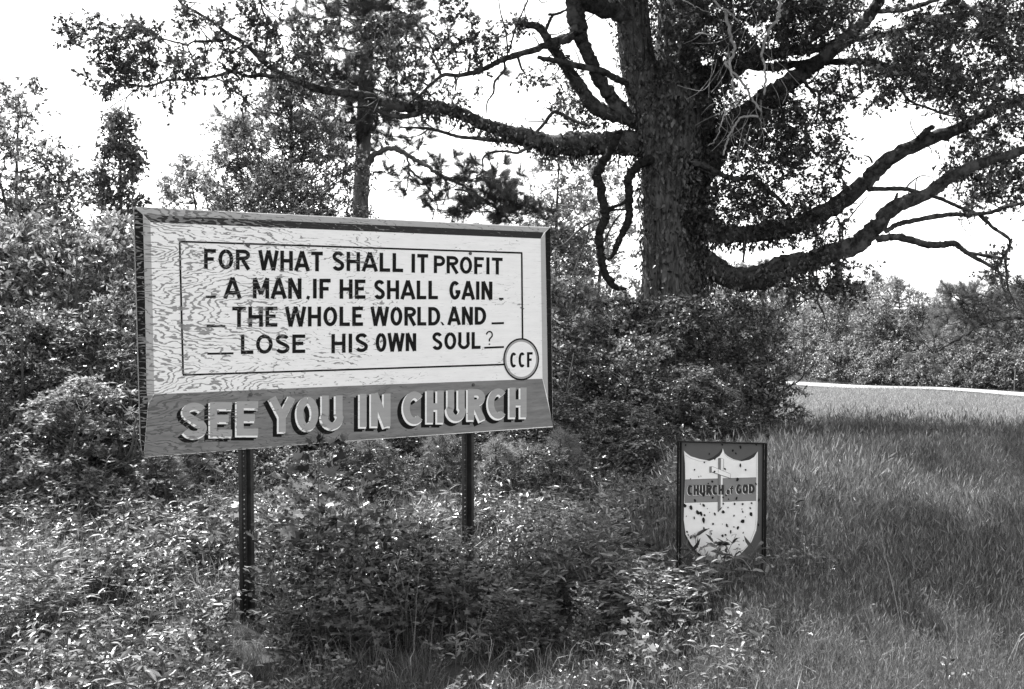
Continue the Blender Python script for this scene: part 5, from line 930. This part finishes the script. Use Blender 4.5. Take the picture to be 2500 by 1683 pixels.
# where the weedy strip ends and the meadow begins (x as a function of y)
def edge(y): return .95 + .16 * (y - 4) + .25 * np.sin(y * 1.7)
x, y = area(3600, 3.6, 10.5, -.62, .62, .9); k = (x < edge(y) + rng.normal(size=len(x)) * .25) & ((y < 7.4) | (x < -2.3)); x, y = x[k], y[k]
post = uv(603, 1080)[0] * sx[:2] + ORG[:2]
def free(x, y):      # a trodden, nearly bare strip at the left post's foot
    u_ = x - post[0] * y / post[1]; return ~((np.abs(u_) < .13) & (y > 4.35) & (y < 5.35))
k = free(x, y); x, y = x[k], y[k]
def lump(x, y, f=1.0): return .5 + .25 * np.sin(x * 2.9 * f + 1.7 * np.sin(y * 1.3 * f)) + .25 * np.sin(y * 3.7 * f + 2.1 * np.sin(x * 1.9 * f + 1))
k = rng.uniform(size=len(x)) < .15 + .95 * lump(x, y); x, y = x[k], y[k]
sc = rng.uniform(.4, 1.1, len(x)) * (.55 + .6 * lump(x, y, .7)) * np.clip(.68 + .17 * (y - 4), .6, 1.15)
scatter('undergrowth', pts(x, y), sc, g_weed, 6, 'low leafy undergrowth carpeting the ground beneath and in front of the large sign', 'undergrowth', seed=1)
x, y = area(5600, 3.5, 9, -.62, .62, .8); k = (x < edge(y) + .5) & free(x, y); x, y = x[k], y[k]
k = rng.uniform(size=len(x)) < .4 + .7 * (1 - lump(x, y)); x, y = x[k], y[k]
s_ = rng.uniform(.45, 1.15, len(x)) * np.where((y < 5.2) & (x < .6), .6, np.where(y < 5.2, .8, 1))
yb = rng.uniform(4.3, 5.35, 70); xb = post[0] * yb / post[1] + rng.uniform(-.16, .16, 70); x = np.append(x, xb); y = np.append(y, yb); s_ = np.append(s_, rng.uniform(.18, .38, 70))
scatter('grass', pts(x, y), s_, g_near, 5, 'rough grass along the bottom of the picture and between the weeds', 'grass', .2, seed=2)
x, y = area(10500, 3.4, 15, .12, .66, .8); k = (x > edge(y) - .3) & (rng.uniform(size=len(x)) > (y - 9) / 6) & ((y < 11) | (x > 2.6)); x, y = x[k], y[k]; sc = rng.uniform(.5, 1.15, len(x)) * np.clip(.38 + (y - 4.3) * .35, .38, 1) * (.55 + .75 * lump(x, y, .45))
g_st = src_coll('stalk_clumps', [clump(i, 6, .75, .10, .0026, M['hay'], .14, .1, True) for i in (541, 542)] + [clump(543, 5, .6, .08, .004, M['grass'], .3, .3, True)])
xs_, ys_ = area(620, 4.2, 9.5, -.55, .55, .9); k = (rng.uniform(size=len(xs_)) < .25 + .5 * lump(xs_, ys_, .8)) & free(xs_, ys_); xs_, ys_ = xs_[k], ys_[k]
scatter('grass_stalks', pts(xs_, ys_), rng.uniform(.45, 1.05, len(xs_)), g_st, 3, 'scattered long grass stalks with seed heads rising among the weeds', 'grass', .12, seed=9)
scatter('meadow_grass', pts(x, y), sc, g_hay, 4, 'tall fine meadow grass of the field to the right, near part', 'grass', .1, seed=3)
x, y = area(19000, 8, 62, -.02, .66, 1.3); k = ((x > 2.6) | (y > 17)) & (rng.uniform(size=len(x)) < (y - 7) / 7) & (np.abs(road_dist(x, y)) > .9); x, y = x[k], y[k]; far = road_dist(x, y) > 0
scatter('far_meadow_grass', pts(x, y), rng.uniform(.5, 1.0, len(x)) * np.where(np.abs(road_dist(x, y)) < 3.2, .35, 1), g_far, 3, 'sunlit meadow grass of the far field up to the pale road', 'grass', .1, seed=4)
x, y = area(2500, 10, 26, -.62, .05, 1); scatter('shaded_grass', pts(x, y), rng.uniform(.6, 1.1, len(x)), g_near, 5, 'thin shaded grass below the left thicket and behind the sign', 'grass', .2, seed=5)
